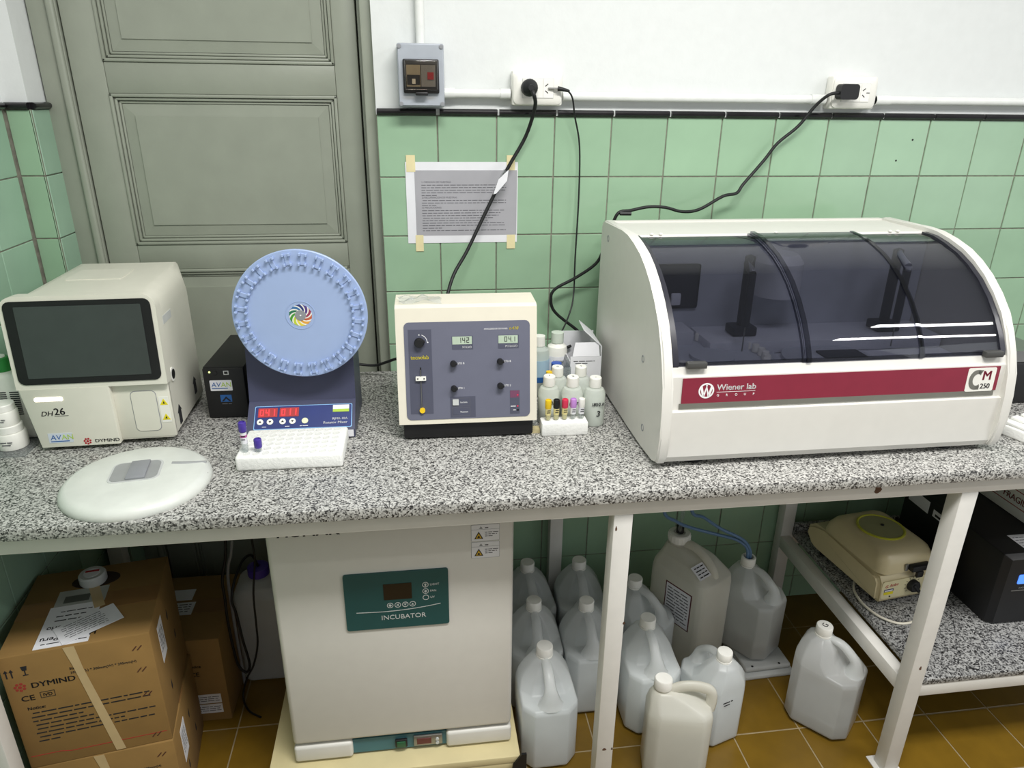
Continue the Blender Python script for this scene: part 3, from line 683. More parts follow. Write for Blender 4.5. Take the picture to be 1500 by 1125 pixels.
plate('button_frame', SLATE2, ia, MJ, -.041, .016, .024, .0725, .0004)
for yy, s_, k in ((.051, 'Lectura', GREYP), (.0285, 'Posicion', SLATE2)):
    bm = NB()
    for a, b_, c_, d_ in ((-.037, .004, yy-.001, yy-.0004), (-.037, .004, yy+.0175, yy+.0181), (-.037, -.0364, yy-.001, yy+.018), (.0034, .004, yy-.001, yy+.018)): addprism(bm, [(a, c_), (b_, c_), (b_, d_), (a, d_)], 0, .0006)
    obj('button_outline', bm, GREYINK, ia, MJ); plate('push_button', k, ia, MJ, -.0355, -.022, yy+.002, yy+.0155, .003 if k is GREYP else .001, .001)
    text('button_print', s_, WINK, ia, MJ, -.0185, yy+.0065, .0052)
plate('lamp_strip', SLATE2, ia, MJ, .095, .117, .028, .083, .0004)
for yy in (.072, .046): disc('red_lamp', REDCAP, ia, MJ, .1125, yy, .0019, .001, 10)
plate('lamp_patch', mat('plum_patch', (112, 66, 92), .5), ia, MJ, .0955, .1165, .066, .0825, .0006)
dashes('lamp_print', WINK, ia, MJ, [(.0965, .108, .0735, .0028), (.0975, .107, .069, .0028), (.0965, .108, .045, .0028), (.102, .108, .036, .0028)])
plate('switch', BLACK, ia, MJ, .111, .115, .0355, .039, .002)
pb = thing('plastic_wrapper', 'crumpled clear plastic wrapper lying on top of the cream ion meter', 'wrapper', (-.07, -.385, BT+.3092))
rn = random.Random(5); bm = NB(); G = [[bm.verts.new((-.04+i*.0135+rn.uniform(-.003, .003), -.03+j*.015+rn.uniform(-.003, .003), abs(rn.gauss(.004, .0035)))) for j in range(5)] for i in range(8)]
for i in range(7):
    for j in range(4): bm.faces.new((G[i][j], G[i+1][j], G[i+1][j+1], G[i][j+1]))
obj('film', bm, CLEAR, pb)

# ================================================================== REAGENT CORNER
def reagent(x, y_, lab, capw=CAPW, body=BOTT, h=.121, r=.0258, writing=None, liq=.72, cats='bottle', grp='small reagent bottles', num=None, capmark=True):
    t = thing('reagent_bottle', lab, cats, (x, y_, BT), 0, grp)
    hb = h-.026
    lathe('body', body, t, [(r*.93, 0), (r, .003), (r, hb-.018), (r*.96, hb-.010), (r*.8, hb-.003), (.0125, hb), (.0125, hb+.004)], 28)
    lathe('liquid', LIQB, t, [(r*.9, .002), (r*.96, .004), (r*.96, hb*liq)], 24)
    lathe('cap', capw, t, [(.0145, hb+.002), (.0148, hb+.004), (.0143, h-.002), (.0128, h), (.0, h)], 24)
    if capmark: text('cap_writing', capmark if isinstance(capmark, str) else '-', INK, t, frame((0, 0, h), (1, 0, 0), (0, 1, 0)), 0, -.004, .012, 'CENTER', t=.0003)
    if writing:
        text('handwriting', writing, INK, t, FRONT(.001, -r-.0002, 0), 0, .056, .0125, 'CENTER', sx=.82, shear=.25, t=.0012)
    if num: text('handwriting', num, INK, t, FRONT(.004, -r-.0002, 0), 0, .029, .021, 'CENTER', shear=.15, t=.0012)
    return t
reagent(.3445, -.415, 'frosted bottle marked with a big handwritten 3, beside the big analyser', writing='180/2.8', num='3', capmark='-')
reagent(.2915, -.405, 'frosted bottle with handwriting behind the pink and lilac capped tubes', writing='140/7.5', capmark='2')
reagent(.2365, -.395, 'frosted bottle with handwriting behind the yellow and black capped tubes', writing='140/4', capmark='1')
reagent(.268, -.335, 'frosted bottle in the back row with a pen mark on its white cap', capmark='o')
reagent(.3265, -.338, 'frosted bottle standing in front of the open white carton', capmark='v')
lb = thing('blue_label_bottle', 'bottle with pale blue label and white cap half hidden by the cream meter', 'bottle', (.243, -.215, BT))
lathe('body', BOTT, lb, [(.024, 0), (.026, .003), (.026, .118), (.024, .126), (.013, .134), (.012, .138)], 24); lathe('cap', CAPW, lb, [(.0145, .136), (.0145, .162), (0, .163)], 20)
lathe('label', mat('pale_blue_label', (168, 196, 214), .6), lb, [(.0264, .04), (.0264, .1)], 24); lathe('label_band', BINK, lb, [(.0266, .04), (.0266, .055)], 24)
lb = thing('printed_label_bottle', 'white bottle with printed label and pale cap standing by the tiles', 'bottle', (.293, -.2, BT))
lathe('body', CAPW, lb, [(.025, 0), (.027, .003), (.027, .118), (.025, .128), (.015, .136), (.013, .140)], 24); lathe('cap', mat('pale_green_cap', (205, 214, 202), .5), lb, [(.0165, .138), (.0165, .165), (0, .166)], 20)
lathe('label', PAPER, lb, [(.0274, .045), (.0274, .105)], 24); dashes('label_print', INK, lb, FRONT(0, -.0272, 0), [(-.012, .012, .09, .006), (-.013, .012, .075, .004), (-.013, .012, .066, .004)], .0014)
# open carton
ct = thing('open_carton', 'small open white carton with raised flaps beside the big analyser', 'carton', (.357, -.215, BT), math.radians(-2))
box('carton_back', PAPER, ct, -.043, .043, .068, .070, 0, .15); box('carton_side', PAPER, ct, -.0430, -.041, -.068, .068, 0, .11); box('carton_side', PAPER, ct, .035, .037, -.068, .068, 0, .15)
box('carton_front', PAPER, ct, -.043, .037, -.070, -.068, 0, .125); box('carton_bottom', PAPER, ct, -.041, .035, -.068, .068, 0, .002)
obj('flap', addprism(NB(), [(-.038, 0), (.032, 0), (.030, .036), (-.030, .036)], 0, .0016), PAPER, ct, frame((0, -.069, .125), (1, 0, 0), (0, .35, 1)))
obj('flap', addprism(NB(), [(-.066, 0), (.066, 0), (.055, .05), (-.055, .06)], 0, .0016), PAPER, ct, frame((.036, 0, .15), (0, 1, 0), (-.75, 0, .66)))
dashes('carton_print', GREYINK, ct, FRONT(0, -.07, 0), [(-.035, .02, .112, .003), (-.03, .005, .106, .003)])
# clear tray, caps behind
tr = thing('clear_tray', 'small clear plastic tray holding a pipette behind the reagent bottles', 'tray', (.294, -.262, BT))
bm = NB(); addbox(bm, -.018, .018, -.03, .025, 0, .003); addbox(bm, -.018, -.016, -.03, .025, 0, .10); addbox(bm, .016, .018, -.03, .025, 0, .10); addbox(bm, -.018, .018, -.03, -.028, 0, .10); addbox(bm, -.018, .018, .023, .025, 0, .10); obj('tray_walls', bm, CLEAR, tr)
tube('pipette', MIDG, tr, [(-.01, 0, .01), (.012, .01, .12)], .003, 8, 1, False)
for x, y_, m_, lab, hh in ((.2475, -.335, YELCAP, 'small bottle with yellow cap tucked behind the frosted bottles', .108), (.275, -.286, BLUEC, 'small bottle with blue cap tucked behind the frosted bottles', .112), (.351, -.262, mat('yellow_plastic', (208, 200, 60), .4), 'yellow-topped vial standing in the open white carton', .118)):
    v = thing('vial', lab, 'vial', (x, y_, BT+(.0022 if 'carton' in lab else 0)))
    rr = .0085 if m_ is YELCAP else .014
    lathe('body', BOTT, v, [(rr, 0), (rr, hh-.03), (rr*.7, hh-.024)], 18); lathe('cap', m_, v, [(rr*.95, hh-.024), (rr*.95, hh), (0, hh+.001)], 18)
# foam block with five control tubes
fb = thing('foam_block', 'small white foam block holding five capped control tubes', 'tube rack', (.262, -.462, BT), math.radians(-1))
box('block', FOAM, fb, -.055, .055, -.016, .024, 0, .033, .004)
yel = mat('serum', (226, 214, 150), .4)
for x, m_, liq, lab in ((.224, YELCAP, yel, 'control tube with yellow cap in the small foam block'), (.2435, BLACK, yel, 'control tube with black cap in the small foam block'), (.2635, REDCAP, yel, 'control tube with red cap in the small foam block'), (.2835, LILAC, None, 'control tube with lilac cap in the small foam block'), (.3035, CAPW, None, 'control tube with whitish cap in the small foam block')):
    sample_tube('control_tube', (x, -.457, BT+.0335), .034, m_, liq, lab, r=.0066, caph=.018, capr=.0078, lm=yel if liq else PAPER, grp='control tubes in the small foam block')
tag(box('wood_chip', WOOD, None, .176, .206, -.456, -.436, BT, BT+.010), 'small pale wooden wedge under the edge of the cream ion meter', 'wedge')
# ================================================================== BIG CLINICAL ANALYSER (bench right)
ca = thing('clinical_analyser', 'large white benchtop analyser with curved smoked lid and burgundy front band', 'analyser', (.818, -.38, BT))
CX, CY = .818, -.38
SW = Matrix(((0, 0, 1, 0), (1, 0, 0, 0), (0, 1, 0, 0), (0, 0, 0, 1)))   # prism (y,z,x) -> world
def rz(P): return [(y_-CY, z-BT) for y_, z in P]
curve = [(-.30, 1.376), (-.35, 1.3735), (-.40, 1.364), (-.45, 1.350), (-.49, 1.332), (-.53, 1.308), (-.57, 1.276), (-.605, 1.240), (-.632, 1.205), (-.652, 1.165), (-.665, 1.12), (-.673, 1.07), (-.676, 1.01), (-.673, .965), (-.664, .947)]
side = [(-.115, 1.355), (-.125, 1.370), (-.14, 1.374)]+curve+[(-.64, .943), (-.56, .938), (-.45, .937), (-.14, .937), (-.115, .95)]
def side_panel(x0, x1):
    bm = addprism(NB(), rz(side), x0-CX, x1-CX)
    es = [e for e in bm.edges if abs(e.verts[0].co.z-e.verts[1].co.z) < 1e-6]
    bmesh.ops.bevel(bm, geom=es, offset=.004, segments=3, affect='EDGES')
    return obj('side_panel', bm, OFFW, ca, SW, 40)
sp = side_panel(.418, .441); side_panel(1.196, 1.218)
for y_, z in ((-.185, 1.335), (-.53, 1.135), (-.565, .985)):
    lathe('panel_screw', MIDG, sp, [(.0085, -.002), (.0085, .0008), (.0065, .0008), (.005, -.0005), (0, -.0005)], 14, M=frame((.418-CX, y_-CY, z-BT), (0, -1, 0), (0, 0, 1)))
x0, x1 = .441-CX, 1.196-CX
# chassis: floor, back, top deck
box('base_pan', OFFW, ca, x0, x1, -.27, .255, .012, .03); box('back_panel', OFFW, ca, x0, x1, .245, .262, .012, .44)
for x in (-.3, .3):
    for y_ in (-.24, .2): lathe('foot', RUBBER, ca, [(.02, 0), (.02, .013)], 14, x, y_)
obj('top_deck', addprism(NB(), rz([(-.12, 1.355), (-.12, 1.366), (-.31, 1.366), (-.318, 1.360), (-.31, 1.354)]), x0, x1), OFFW, ca, SW, 30)
# front fascia, slightly bowed
fas = [(-.655, .945), (-.664, .96), (-.666, 1.05), (-.6655, 1.064), (-.658, 1.066), (-.655, 1.138), (-.652, 1.143), (-.648, 1.156), (-.63, 1.158), (-.63, .945)]
obj('front_fascia', addprism(NB(), rz(fas), x0, x1), OFFW, ca, SW, 25)
bt = vec(0, .003, .072)
MBd = frame((0, -.658-CY, 1.066-BT), (1, 0, 0), bt)
MBd = frame((0, -.6585-CY, 1.066-BT), (1, 0, 0), bt)
tag(plate('band', BURG, ca, MBd, x0+.022, x1-.014, .015, .07, .0016), 'burgundy band'); tag(plate('band_stripe', BANDG, ca, MBd, x0+.018, x1-.018, .003, .015, .0016), 'grey stripe')
M2 = frame((0, -.6602-CY, 1.066-BT), (1, 0, 0), bt)
lx = .515-CX
bm = addlathe(NB(), [(.0168, 0), (.0168, .0005), (.0135, .0005), (.0135, 0)], 32, cap=False)
obj('emblem_ring', bm, WINK, ca, M2 @ Matrix.Translation((lx, .042, 0)))
bm = NB()
for s_ in (-1, 1):
    addprism(bm, [(lx+s_*.014, .050), (lx+s_*.0095, .0535), (lx+s_*.0038, .031), (lx+s_*.0078, .0285)][::s_], 0, .0006); addprism(bm, [(lx+s_*.0035, .0285), (lx+s_*.0075, .0285), (lx, .0545), (lx-s_*.002, .0545)][::s_], 0, .0006)
obj('emblem', bm, WINK, ca, M2)
text('brand_print', 'Wiener lab', WINK, ca, M2, lx+.0225, .042, .0185, sx=1.02, bold=.02)
plate('brand_line', WINK, ca, M2, lx+.0225, lx+.107, .0375, .0381, .0005)
for i, c in enumerate('GROUP'): text('brand_print', c, WINK, ca, M2, lx+.0235+i*.0197, .0285, .0072, t=.0005)
bx = 1.118-CX
plate('model_badge', WHITEP, ca, M2, bx-.012, bx+.055, .014, .068, .0006, .004)
M3 = frame((0, -.6608-CY, 1.066-BT), (1, 0, 0), bt)
bm = NB(); A = [(bx+.0095+.0175*math.cos(a)*.95, .041+.0225*math.sin(a)) for a in [PI*.28+i*PI*1.44/14 for i in range(15)]]; B_ = [(bx+.0125+.0105*math.cos(a), .041+.0135*math.sin(a)) for a in [PI*.28+i*PI*1.44/14 for i in range(15)]]
for i in range(14): addprism(bm, [A[i], A[i+1], B_[i+1], B_[i]], 0, .0005)
addprism(bm, [(bx+.02, .055), (bx+.024, .0625), (bx+.012, .0635), (bx+.0125, .0545)], 0, .0005); addprism(bm, [(bx+.010, .0185), (bx+.0205, .0185), (bx+.0205, .0275), (bx+.0125, .0275)], 0, .0005)
obj('badge_c', bm, BANDG, ca, M3)
text('badge_m', 'M', BURG, ca, M3, bx+.0235, .040, .030, sx=.95, bold=.045); text('badge_number', '250', INK, ca, M3, bx+.0228, .0205, .0165, sx=.95, bold=.03)
# smoked lid: three panes, the middle one proud
lid = [(-.318, 1.3625), (-.36, 1.361), (-.40, 1.353), (-.45, 1.338), (-.49, 1.320), (-.53, 1.296), (-.565, 1.268), (-.597, 1.236), (-.622, 1.203), (-.640, 1.178), (-.646, 1.16)]
lid = [(-.318, 1.3625), (-.36, 1.3605), (-.40, 1.352), (-.45, 1.337), (-.49, 1.319), (-.53, 1.295), (-.568, 1.264), (-.601, 1.229), (-.625, 1.195), (-.640, 1.168), (-.642, 1.157)]
def offs(P, d):
    out = []
    for i, p in enumerate(P):
        a = Vector(P[max(i-1, 0)]); b = Vector(P[min(i+1, len(P)-1)]); t = (b-a).normalized(); n = Vector((t.y, -t.x)); n = n if n.y > 0 or n.x < 0 else -n
        out.append((p[0]+n.x*d, p[1]+n.y*d))
    return out
def pane(xa, xb, d, nm='lid_pane'):
    o_ = offs(lid, d); i_ = offs(lid, d-.003)
    return obj(nm, addprism(NB(), rz(o_+i_[::-1]), xa-CX, xb-CX), SMOKE, ca, SW, 40)
cut = (.443, .733, .994, 1.194)
pane(cut[0], cut[1]-.004, 0); pane(cut[1]-.004, cut[2]+.004, .006); pane(cut[2]+.004, cut[3], 0)
def rib(xa, d0, d1, wdt, nm='lid_rib', m=SMOKE):
    return obj(nm, addprism(NB(), rz(offs(lid, d1)+offs(lid, d0)[::-1]), xa-CX, xa+wdt-CX), m, ca, SW, 40)
rib(cut[1]-.009, .0002, .0055, .005); rib(cut[1]-.002, .0062, .0105, .010); rib(cut[2]+.004, .0002, .0058, .004); rib(cut[2]-.006, .0062, .0085, .008)
edge = mat('dark_lid_edge', (44, 44, 52), .3)
rib(cut[0], .0002, .004, .012, 'lid_edge', edge); rib(cut[3]-.012, .0002, .004, .012, 'lid_edge', edge)
box('lid_front_lip', SMOKE, ca, cut[0]+.013-CX, cut[3]-.013-CX, -.2655, -.2635, .229, .236)
for x in (.492, 1.16): box('lid_handle', mat('dark_grey_grip', (70, 70, 68), .5), ca, x-.024-CX, x+.018-CX, -.281, -.267, .2275, .2405, .0015)
for x in (.488, .51, .80, 1.10, 1.12): lathe('hinge_screw', CAPW, ca, [(.0045, 0), (.0045, .003), (0, .0045)], 10, x-CX, -.312-CY, M=Matrix.Translation((0, 0, 1.3665-BT)))
# interior
INT = mat('interior_grey', (196, 199, 208), .5); INT2 = mat('interior_light', (222, 223, 230), .45); INTD = mat('interior_dark', (58, 60, 72), .5)
box('inner_back', INT, ca, x0+.002, x1-.002, .05, .06, .03, .425)
box('work_deck', INT2, ca, x0+.002, x1-.002, -.245, .05, .165, .18)
box('deck_step', INT2, ca, .60-CX, 1.19-CX, -.08, .05, .181, .212, .004); box('deck_step', INT2, ca, x0+.002, .58-CX, -.03, .05, .181, .225, .004)
lathe('carousel', INT, ca, [(.15, .181), (.152, .195), (.135, .200), (.125, .192), (.05, .190), (.05, .198), (0, .199)], 48, .59-CX, -.50-CY)
me_v = None
for i in range(30):
    a = i/30*2*PI; px, py = .59-CX+.118*math.cos(a), -.50-CY+.118*math.sin(a)
    if me_v is None:
        o = obj('carousel_vial', addlathe(NB(), [(.0085, 0), (.0085, .016), (.007, .018), (0, .018)], 10), CAPW, ca, None, 40); me_v = o.data; o.location = (px, py, .193)
    else: put(me_v, 'carousel_vial', ca, (px, py, .193))
lathe('reaction_wheel', INT, ca, [(.105, .181), (.105, .192), (.09, .196), (0, .196)], 40, .86-CX, -.53-CY)
box('cover_slot', INTD, ca, .84-CX, .94-CX, -.175, -.12, .1962, .199, .003)
for x, y_, h in ((.70, -.40, .40), (1.07, -.40, .41)):
    lathe('arm_post', INTD, ca, [(.012, .18), (.012, h), (0, h+.002)], 14, x-CX, y_-CY)
    tube('probe_arm', INTD, ca, [(x-CX, y_-CY, h-.004), (x-.03-CX, y_-.05-CY, h-.006), (x-.035-CX, y_-.09-CY, h-.02)], .009, 8, 3, False)
    tube('probe_guide', INTD, ca, [(x-.035-CX, y_-.09-CY, h-.02), (x-.035-CX, y_-.09-CY, .26)], .009, 8, 1, False)
    tube('probe', SILV, ca, [(x-.035-CX, y_-.09-CY, .26), (x-.035-CX, y_-.09-CY, .2)], .0015, 6, 1, False)
    box('arm_foot', INTD, ca, x-.03-CX, x+.03-CX, y_-.025-CY, y_+.025-CY, .213, .235, .004)
box('rear_window', INTD, ca, .47-CX, .61-CX, .046, .05, .26, .37, .006); box('rear_lamp', INT2, ca, .54-CX, .565-CX, .036, .046, .27, .30, .004)
lathe('white_drum', INT2, ca, [(.055, .3), (.055, .38), (.04, .4), (0, .4)], 28, .79-CX, -.37-CY)
# things at its right end
tag(box('dark_case', BLACK, None, 1.36, 1.62, -.42, -.06, BT, BT+.115, .006), 'low black case standing on the worktop past the big analyser', 'case')
shv = thing('steel_tray', 'grey metal tray resting on the low black case', 'tray', (1.49, -.25, BT+.116)); box('tray', SILV, shv, -.12, .12, -.16, .16, 0, .004); box('tray_rim', SILV, shv, -.12, .12, -.165, -.16, 0, .03)
fmx = thing('foam_offcut', 'white foam offcut on the worktop past the big analyser', 'foam', (1.36, -.60, BT), math.radians(18)); box('block', FOAM, fmx, -.05, .08, -.04, .05, 0, .026, .004, 3)
for i in range(3): box('ridge', FOAM, fmx, -.045+i*.04, -.02+i*.04, -.035, .045, .0262, .034, .003)
# left end of the worktop
cn = thing('white_container', 'white plastic container with barcode label behind the cream blood analyser', 'container', (-.97, -.31, BT))
box('body', CAPW, cn, -.04, .040, -.05, .05, 0, .158, .012, 3); M = FRONT(0, -.05, 0)
lathe('cap', GREENC, cn, [(.016, .158), (.016, .188), (.014, .190), (0, .190)], 20, -.018, -.02); lathe('cap_top', CAPW, cn, [(.010, .1901), (.009, .1935), (0, .1935)], 16, -.018, -.02)
for xa in (-.028, -.002):
    bm = NB()
    for i in range(12): addprism(bm, [(xa, .062+i*.0048), (xa+.019, .062+i*.0048), (xa+.019, .062+i*.0048+.0026), (xa, .062+i*.0048+.0026)], 0, .0006)
    obj('barcode', bm, INK, cn, M)
sk = thing('tablet_jar', 'lower white screw jar of the pair stacked by the left wall', 'jar', (-.972, -.395, BT+.003), 0, 'stacked white jars')
jp = [(.030, 0), (.031, .003), (.031, .034), (.029, .037), (.026, .038)]
lathe('body', WHITEP, sk, jp, 28); lathe('lid', CAPW, sk, [(.0275, .0385), (.0275, .053), (.026, .055), (0, .055)], 28); dashes('jar_print', GREYINK, sk, FRONT(.004, -.0305, 0), [(-.012, .012, .02, .003), (-.01, .01, .014, .003)], .0012)
sk2 = copy_tree(sk); sk2.location = (-.974, -.395, BT+.0585); sk2.scale = (.86, .86, .86); sk2['label'] = 'upper smaller white screw jar of the pair stacked by the left wall'
tag(box('glass_slab', CLEAR, None, -1.008, -.925, -.45, -.33, BT, BT+.0025), 'thin clear plastic sheet under the two stacked white jars', 'plastic sheet')
# ================================================================== UNDER THE BENCH
# --- incubator on its low stand
PZ = .125
st = thing('wooden_stand', 'low pale wooden stand carrying the white incubator', 'stand', (-.14, -.38, 0))
box('board', WOOD, st, -.335, .284, -.272, .25, PZ-.022, PZ, .003)
box('apron', WOOD, st, -.335, .284, -.27, -.25, PZ-.045, PZ-.0225, .002)
for x in (-.31, .255):
    for y_ in (-.26, .2): box('leg', WOOD, st, x-.022, x+.022, y_, y_+.045, 0, PZ-.023, .002)
cbk = NB(); addprism(cbk, [(.285, PZ-.05), (.318, PZ-.05), (.318, PZ+.012), (.305, PZ+.012), (.285, PZ-.02)], .2725, .279); addbox(cbk, .3125, .319, -.279, -.23, PZ-.05, PZ+.012)
cbk.free(); cbk = NB(); addprism(cbk, [(.262, PZ-.055), (.299, PZ-.05), (.299, PZ+.010), (.286, PZ+.010), (.265, PZ-.025)], 0, .006)
tag(obj('corner_bracket', cbk, BLACK, st, FRONT(0, -.272, 0)), 'black plastic corner bracket')
ic = thing('incubator', 'white laboratory incubator with teal control panel under the bench', 'incubator', (-.143, -.61, PZ+.0003))
IW = .269
box('cabinet', OFFW, ic, -IW, IW, .035, .47, .008, .70, .012, 3)
for x in (-.22, .22):
    for y_ in (.07, .42): lathe('foot', RUBBER, ic, [(.015, 0), (.015, .008)], 12, x, y_)
box('door', OFFW, ic, -IW, IW, 0, .032, .062, .70, .012, 3)
for a, b_ in ((-IW, -.128), (.104, IW)): box('lower_trim', OFFW, ic, a, b_, .0, .034, .006, .055, .008, 3)
box('kick_panel', mat('teal_kick', (66, 112, 120), .5), ic, -.128, .104, .012, .034, .008, .052)
box('door_gap', MIDG, ic, -IW+.01, IW-.01, .016, .034, .0555, .0615)
box('power_switch', BLACK, ic, -.024, .006, .004, .012, .018, .042, .002); box('rocker', mat('green_rocker', (38, 92, 60), .4), ic, -.02, .002, .001, .004, .021, .039, .001)
box('thermostat', SILV, ic, .022, .094, .005, .012, .016, .048, .002); box('thermostat_display', mat('dull_red_display', (96, 40, 40), .3), ic, .03, .066, .003, .005, .024, .041); 
for yy in (.023, .035): lathe('thermostat_button', GREYP, ic, [(.0042, 0), (.0042, .003), (0, .003)], 12, M=FRONT(.081, .005, yy))
box('side_panel', TEALP, ic, -IW-.004, -IW, .06, .46, .42, .66)
M = FRONT(0, 0, 0)
px0, px1, py0, py1 = -.114, .119, .402, .556
plate('control_panel', TEAL, ic, M, px0, px1, py0, py1, .004, .006); MP = FRONT(0, -.004, 0)
plate('display', DSCREEN, ic, MP, -.027, .036, .482, .525, .0008)
def ringlet(cx, cy, r, fill=None):
    bm = addlathe(NB(), [(r, 0), (r, .0006), (r*.8, .0006), (r*.8, 0)], 20, cap=False); obj('button_ring', bm, GREYP, ic, MP @ Matrix.Translation((cx, cy, 0)))
    if fill: poly('button_mark', GREYP, ic, MP, [(cx+p[0]*r, cy+p[1]*r) for p in fill], .0006)
tri = [(-.4, -.3), (.4, -.3), (0, .4)]
for x, f_ in ((-.014, [(-.4, -.2), (.1, -.5), (.5, -.1), (.1, .4), (-.4, .3)]), (.003, [(.3, -.45), (.3, .45), (-.45, 0)]), (.020, [(-.45, .3), (0, -.4), (.45, .3)]), (.0365, tri)): ringlet(x, .466, .0072, f_)
for yy, f_, s_ in ((.516, [(-.15, -.6), (.15, -.6), (.35, .3), (0, .5), (-.35, .3)], 'LIGHT'), (.4985, [(-.5, 0), (0, -.5), (.5, 0), (0, .5)], 'FAN'), (.481, None, 'UV')):
    ringlet(.067, yy, .0072, f_); text('panel_print', s_, GREYP, ic, MP, .077, yy-.0025, .0075, t=.0005)
bm = NB(); Q = [(-.09+i*.19/16, .449+.012*((i-5)/11)**2 if i > 5 else .449+.002*((5-i)/5)**1) for i in range(17)]
for a, b_ in zip(Q, Q[1:]): addprism(bm, [a, b_, (b_[0], b_[1]+.0014), (a[0], a[1]+.0014)], 0, .0006)
obj('panel_curve', bm, GREYP, ic, MP)
text('panel_title', 'INCUBATOR', GREYP, ic, MP, -.036, .427, .0175, t=.0006, sx=1.02)
text('brand_print', 'HUMAK', INK, ic, M, -.245, .662, .036, sx=1.05, bold=.03)
for k in range(4):
    y0 = .575+k*.045
    plate('warning_sticker_border', MIDG, ic, M, .172, .236, y0, y0+.043, .0004, .002); plate('warning_sticker', PAPER, ic, M, .1727, .2353, y0+.0007, y0+.0423, .0006, .002)
    MK = FRONT(0, -.0006, 0)
    poly('hazard_triangle', INK, ic, MK, [(.179, y0+.006), (.199, y0+.006), (.189, y0+.025)], .0003); poly('hazard_fill', mat('hazard_amber', (206, 168, 50), .5), ic, MK, [(.1822, y0+.0078), (.1958, y0+.0078), (.189, y0+.0212)], .0005)
    poly('hazard_mark', INK, ic, MK, [(.186, y0+.009), (.192, y0+.009), (.1905, y0+.014), (.1875, y0+.014)], .0007); poly('hazard_triangle', MIDG, ic, MK, [(.190, y0+.032), (.198, y0+.032), (.194, y0+.039)], .0003)
    plate('sticker_rule', MIDG, ic, MK, .173, .235, y0+.030, y0+.0305, .0003); dashes('sticker_print', GREYINK, ic, MK, [(.203, .216, y0+.033, .0045), (.203, .234, y0+.022, .0026), (.203, .230, y0+.017, .0026), (.203, .220, y0+.012, .0026)], .0003)

# --- five-litre jugs
def jug_rings(k=1, zmax=None):
    W, D = .150*k, .176*k; e = .001 if k < 1 else 0
    R = [(.0+e, .80, -.42, .42, .022), (.012+e, 1, -.5, .5, .03), (.192, 1, -.5, .5, .03), (.203, .985, -.47, .5, .03), (.207, .97, -.20, .5, .028), (.228, .88, -.10, .5, .028), (.252, .70, -.05, .47, .024), (.270, .50, .02, .42, .018), (.281, .32, .06, .34, .015)]
    out = []
    for z, sw, a, b_, r in R:
        if zmax is not None and z > zmax: break
        out.append((z, sw*W/2, a*D, b_*D, r*k))
    if zmax is not None:
        z, hw, a, b_, r = out[-1]; out.append((max(zmax, z+.001), hw, a, b_, r))
    return [[(x, y_, z) for x, y_ in cham(-hw, hw, a, b_, r)] for z, hw, a, b_, r in out]
def cham(x0, x1, y0, y1, r): return [(x0+r, y0), (x1-r, y0), (x1, y0+r), (x1, y1-r), (x1-r, y1), (x0+r, y1), (x0, y1-r), (x0, y0+r)]
def smoothen(o, lv=1):
    md = o.modifiers.new('soften', 'BEVEL'); md.width = .008; md.segments = 3; md.limit_method = 'ANGLE'; md.angle_limit = math.radians(14); return o
CAPY = .2*.176
def make_jug(level, capo=True, opened=False):
    t = thing('plastic_jug', 'x', 'jug', (0, 0, 0), 0, 'five-litre plastic jugs')
    b = smoothen(obj('body', addloft(NB(), jug_rings()), JUG, t, None, 60))
    lathe('neck', JUG, t, [(.023, .278), (.0195, .284), (.0195, .296)], 20, 0, CAPY)
    hd = NB(); addtube(hd, [(0, CAPY-.012, .276), (0, CAPY-.045, .276), (0, -.036, .262), (0, -.060, .236), (0, -.062, .203)], lambda s: .0125+.004*s+.085*max(0, s-.62)**1.5, 10, 4, True, .75); obj('handle', hd, JUG, t, None, 60)
    smoothen(obj('liquid', addloft(NB(), jug_rings(.965, level)), LIQ if level > .1 else LIQD, t, None, 60))
    if capo:
        bm = NB(); addlathe(bm, [(.0215, .286), (.0222, .289), (.0222, .309), (.0205, .3115)]+([(.015, .3115), (.015, .296)] if opened else [(0, .3115)]), 28, 0, CAPY)
        obj('cap', bm, CAPW, t, None, 35); lathe('cap_ring', CAPW, t, [(.0205, .280), (.0228, .281), (.0228, .285), (.0205, .2855)], 24, 0, CAPY)
    return t
jf = make_jug(.196); jl = make_jug(.055); jo = make_jug(.085, opened=True)
spots = [(jf, .2325, -.512, 1, 'full jug beside the incubator, farthest out from the tiled wall'),
    (jf, .2330, -.325, -1, 'full jug beside the incubator, in the middle of its row'),
    (jf, .2450, -.143, 4, 'full jug beside the incubator, against the tiled wall'),
    (jf, .3855, -.345, 0, 'full jug behind the steel leg, out in front of another jug'),
    (jf, .4070, -.150, -1, 'full jug behind the steel leg, against the tiled wall'),
    (jf, .5800, -.252, 40, 'full jug with diagonal handle squeezed beside the big cream canister'),
    (jf, .5410, -.438, 0, 'full jug between the steel leg and the backwards-turned jug'),
    (jf, .7060, -.502, 197, 'jug with its handle turned to the wall and pen marks on its side'),
    (jl, 1.045, -.520, 42, 'nearly empty jug standing alone beside the lower granite shelf'),
    (jo, .946, -.236, 36, 'part filled jug with blue hoses in its mouth on the grey tray')]
for t, x, y_, a, lab in spots:
    src = t
    if t.get('used'): t = copy_tree(t)
    src['used'] = 1
    if 'pen marks' in lab: t.scale = (.93, .93, .93)
    t.location = (x, y_, .0335 if 'tray' in lab else 0); t.rotation_euler = (0, 0, math.radians(a)); t['label'] = lab
    if 'pen marks' in lab: dashes('handwriting', INK, t, frame((.03, .0882, .17), (-1, 0, 0), (0, 0, 1)), [(0, .035, 0, .006), (.004, .025, -.01, .005)], .0006)
    if 'alone' in lab: text('cap_mark', 'G', INK, t, frame((0, CAPY, .3117), (1, 0, 0), (0, 1, 0)), 0, -.008, .022, 'CENTER', t=.0006)
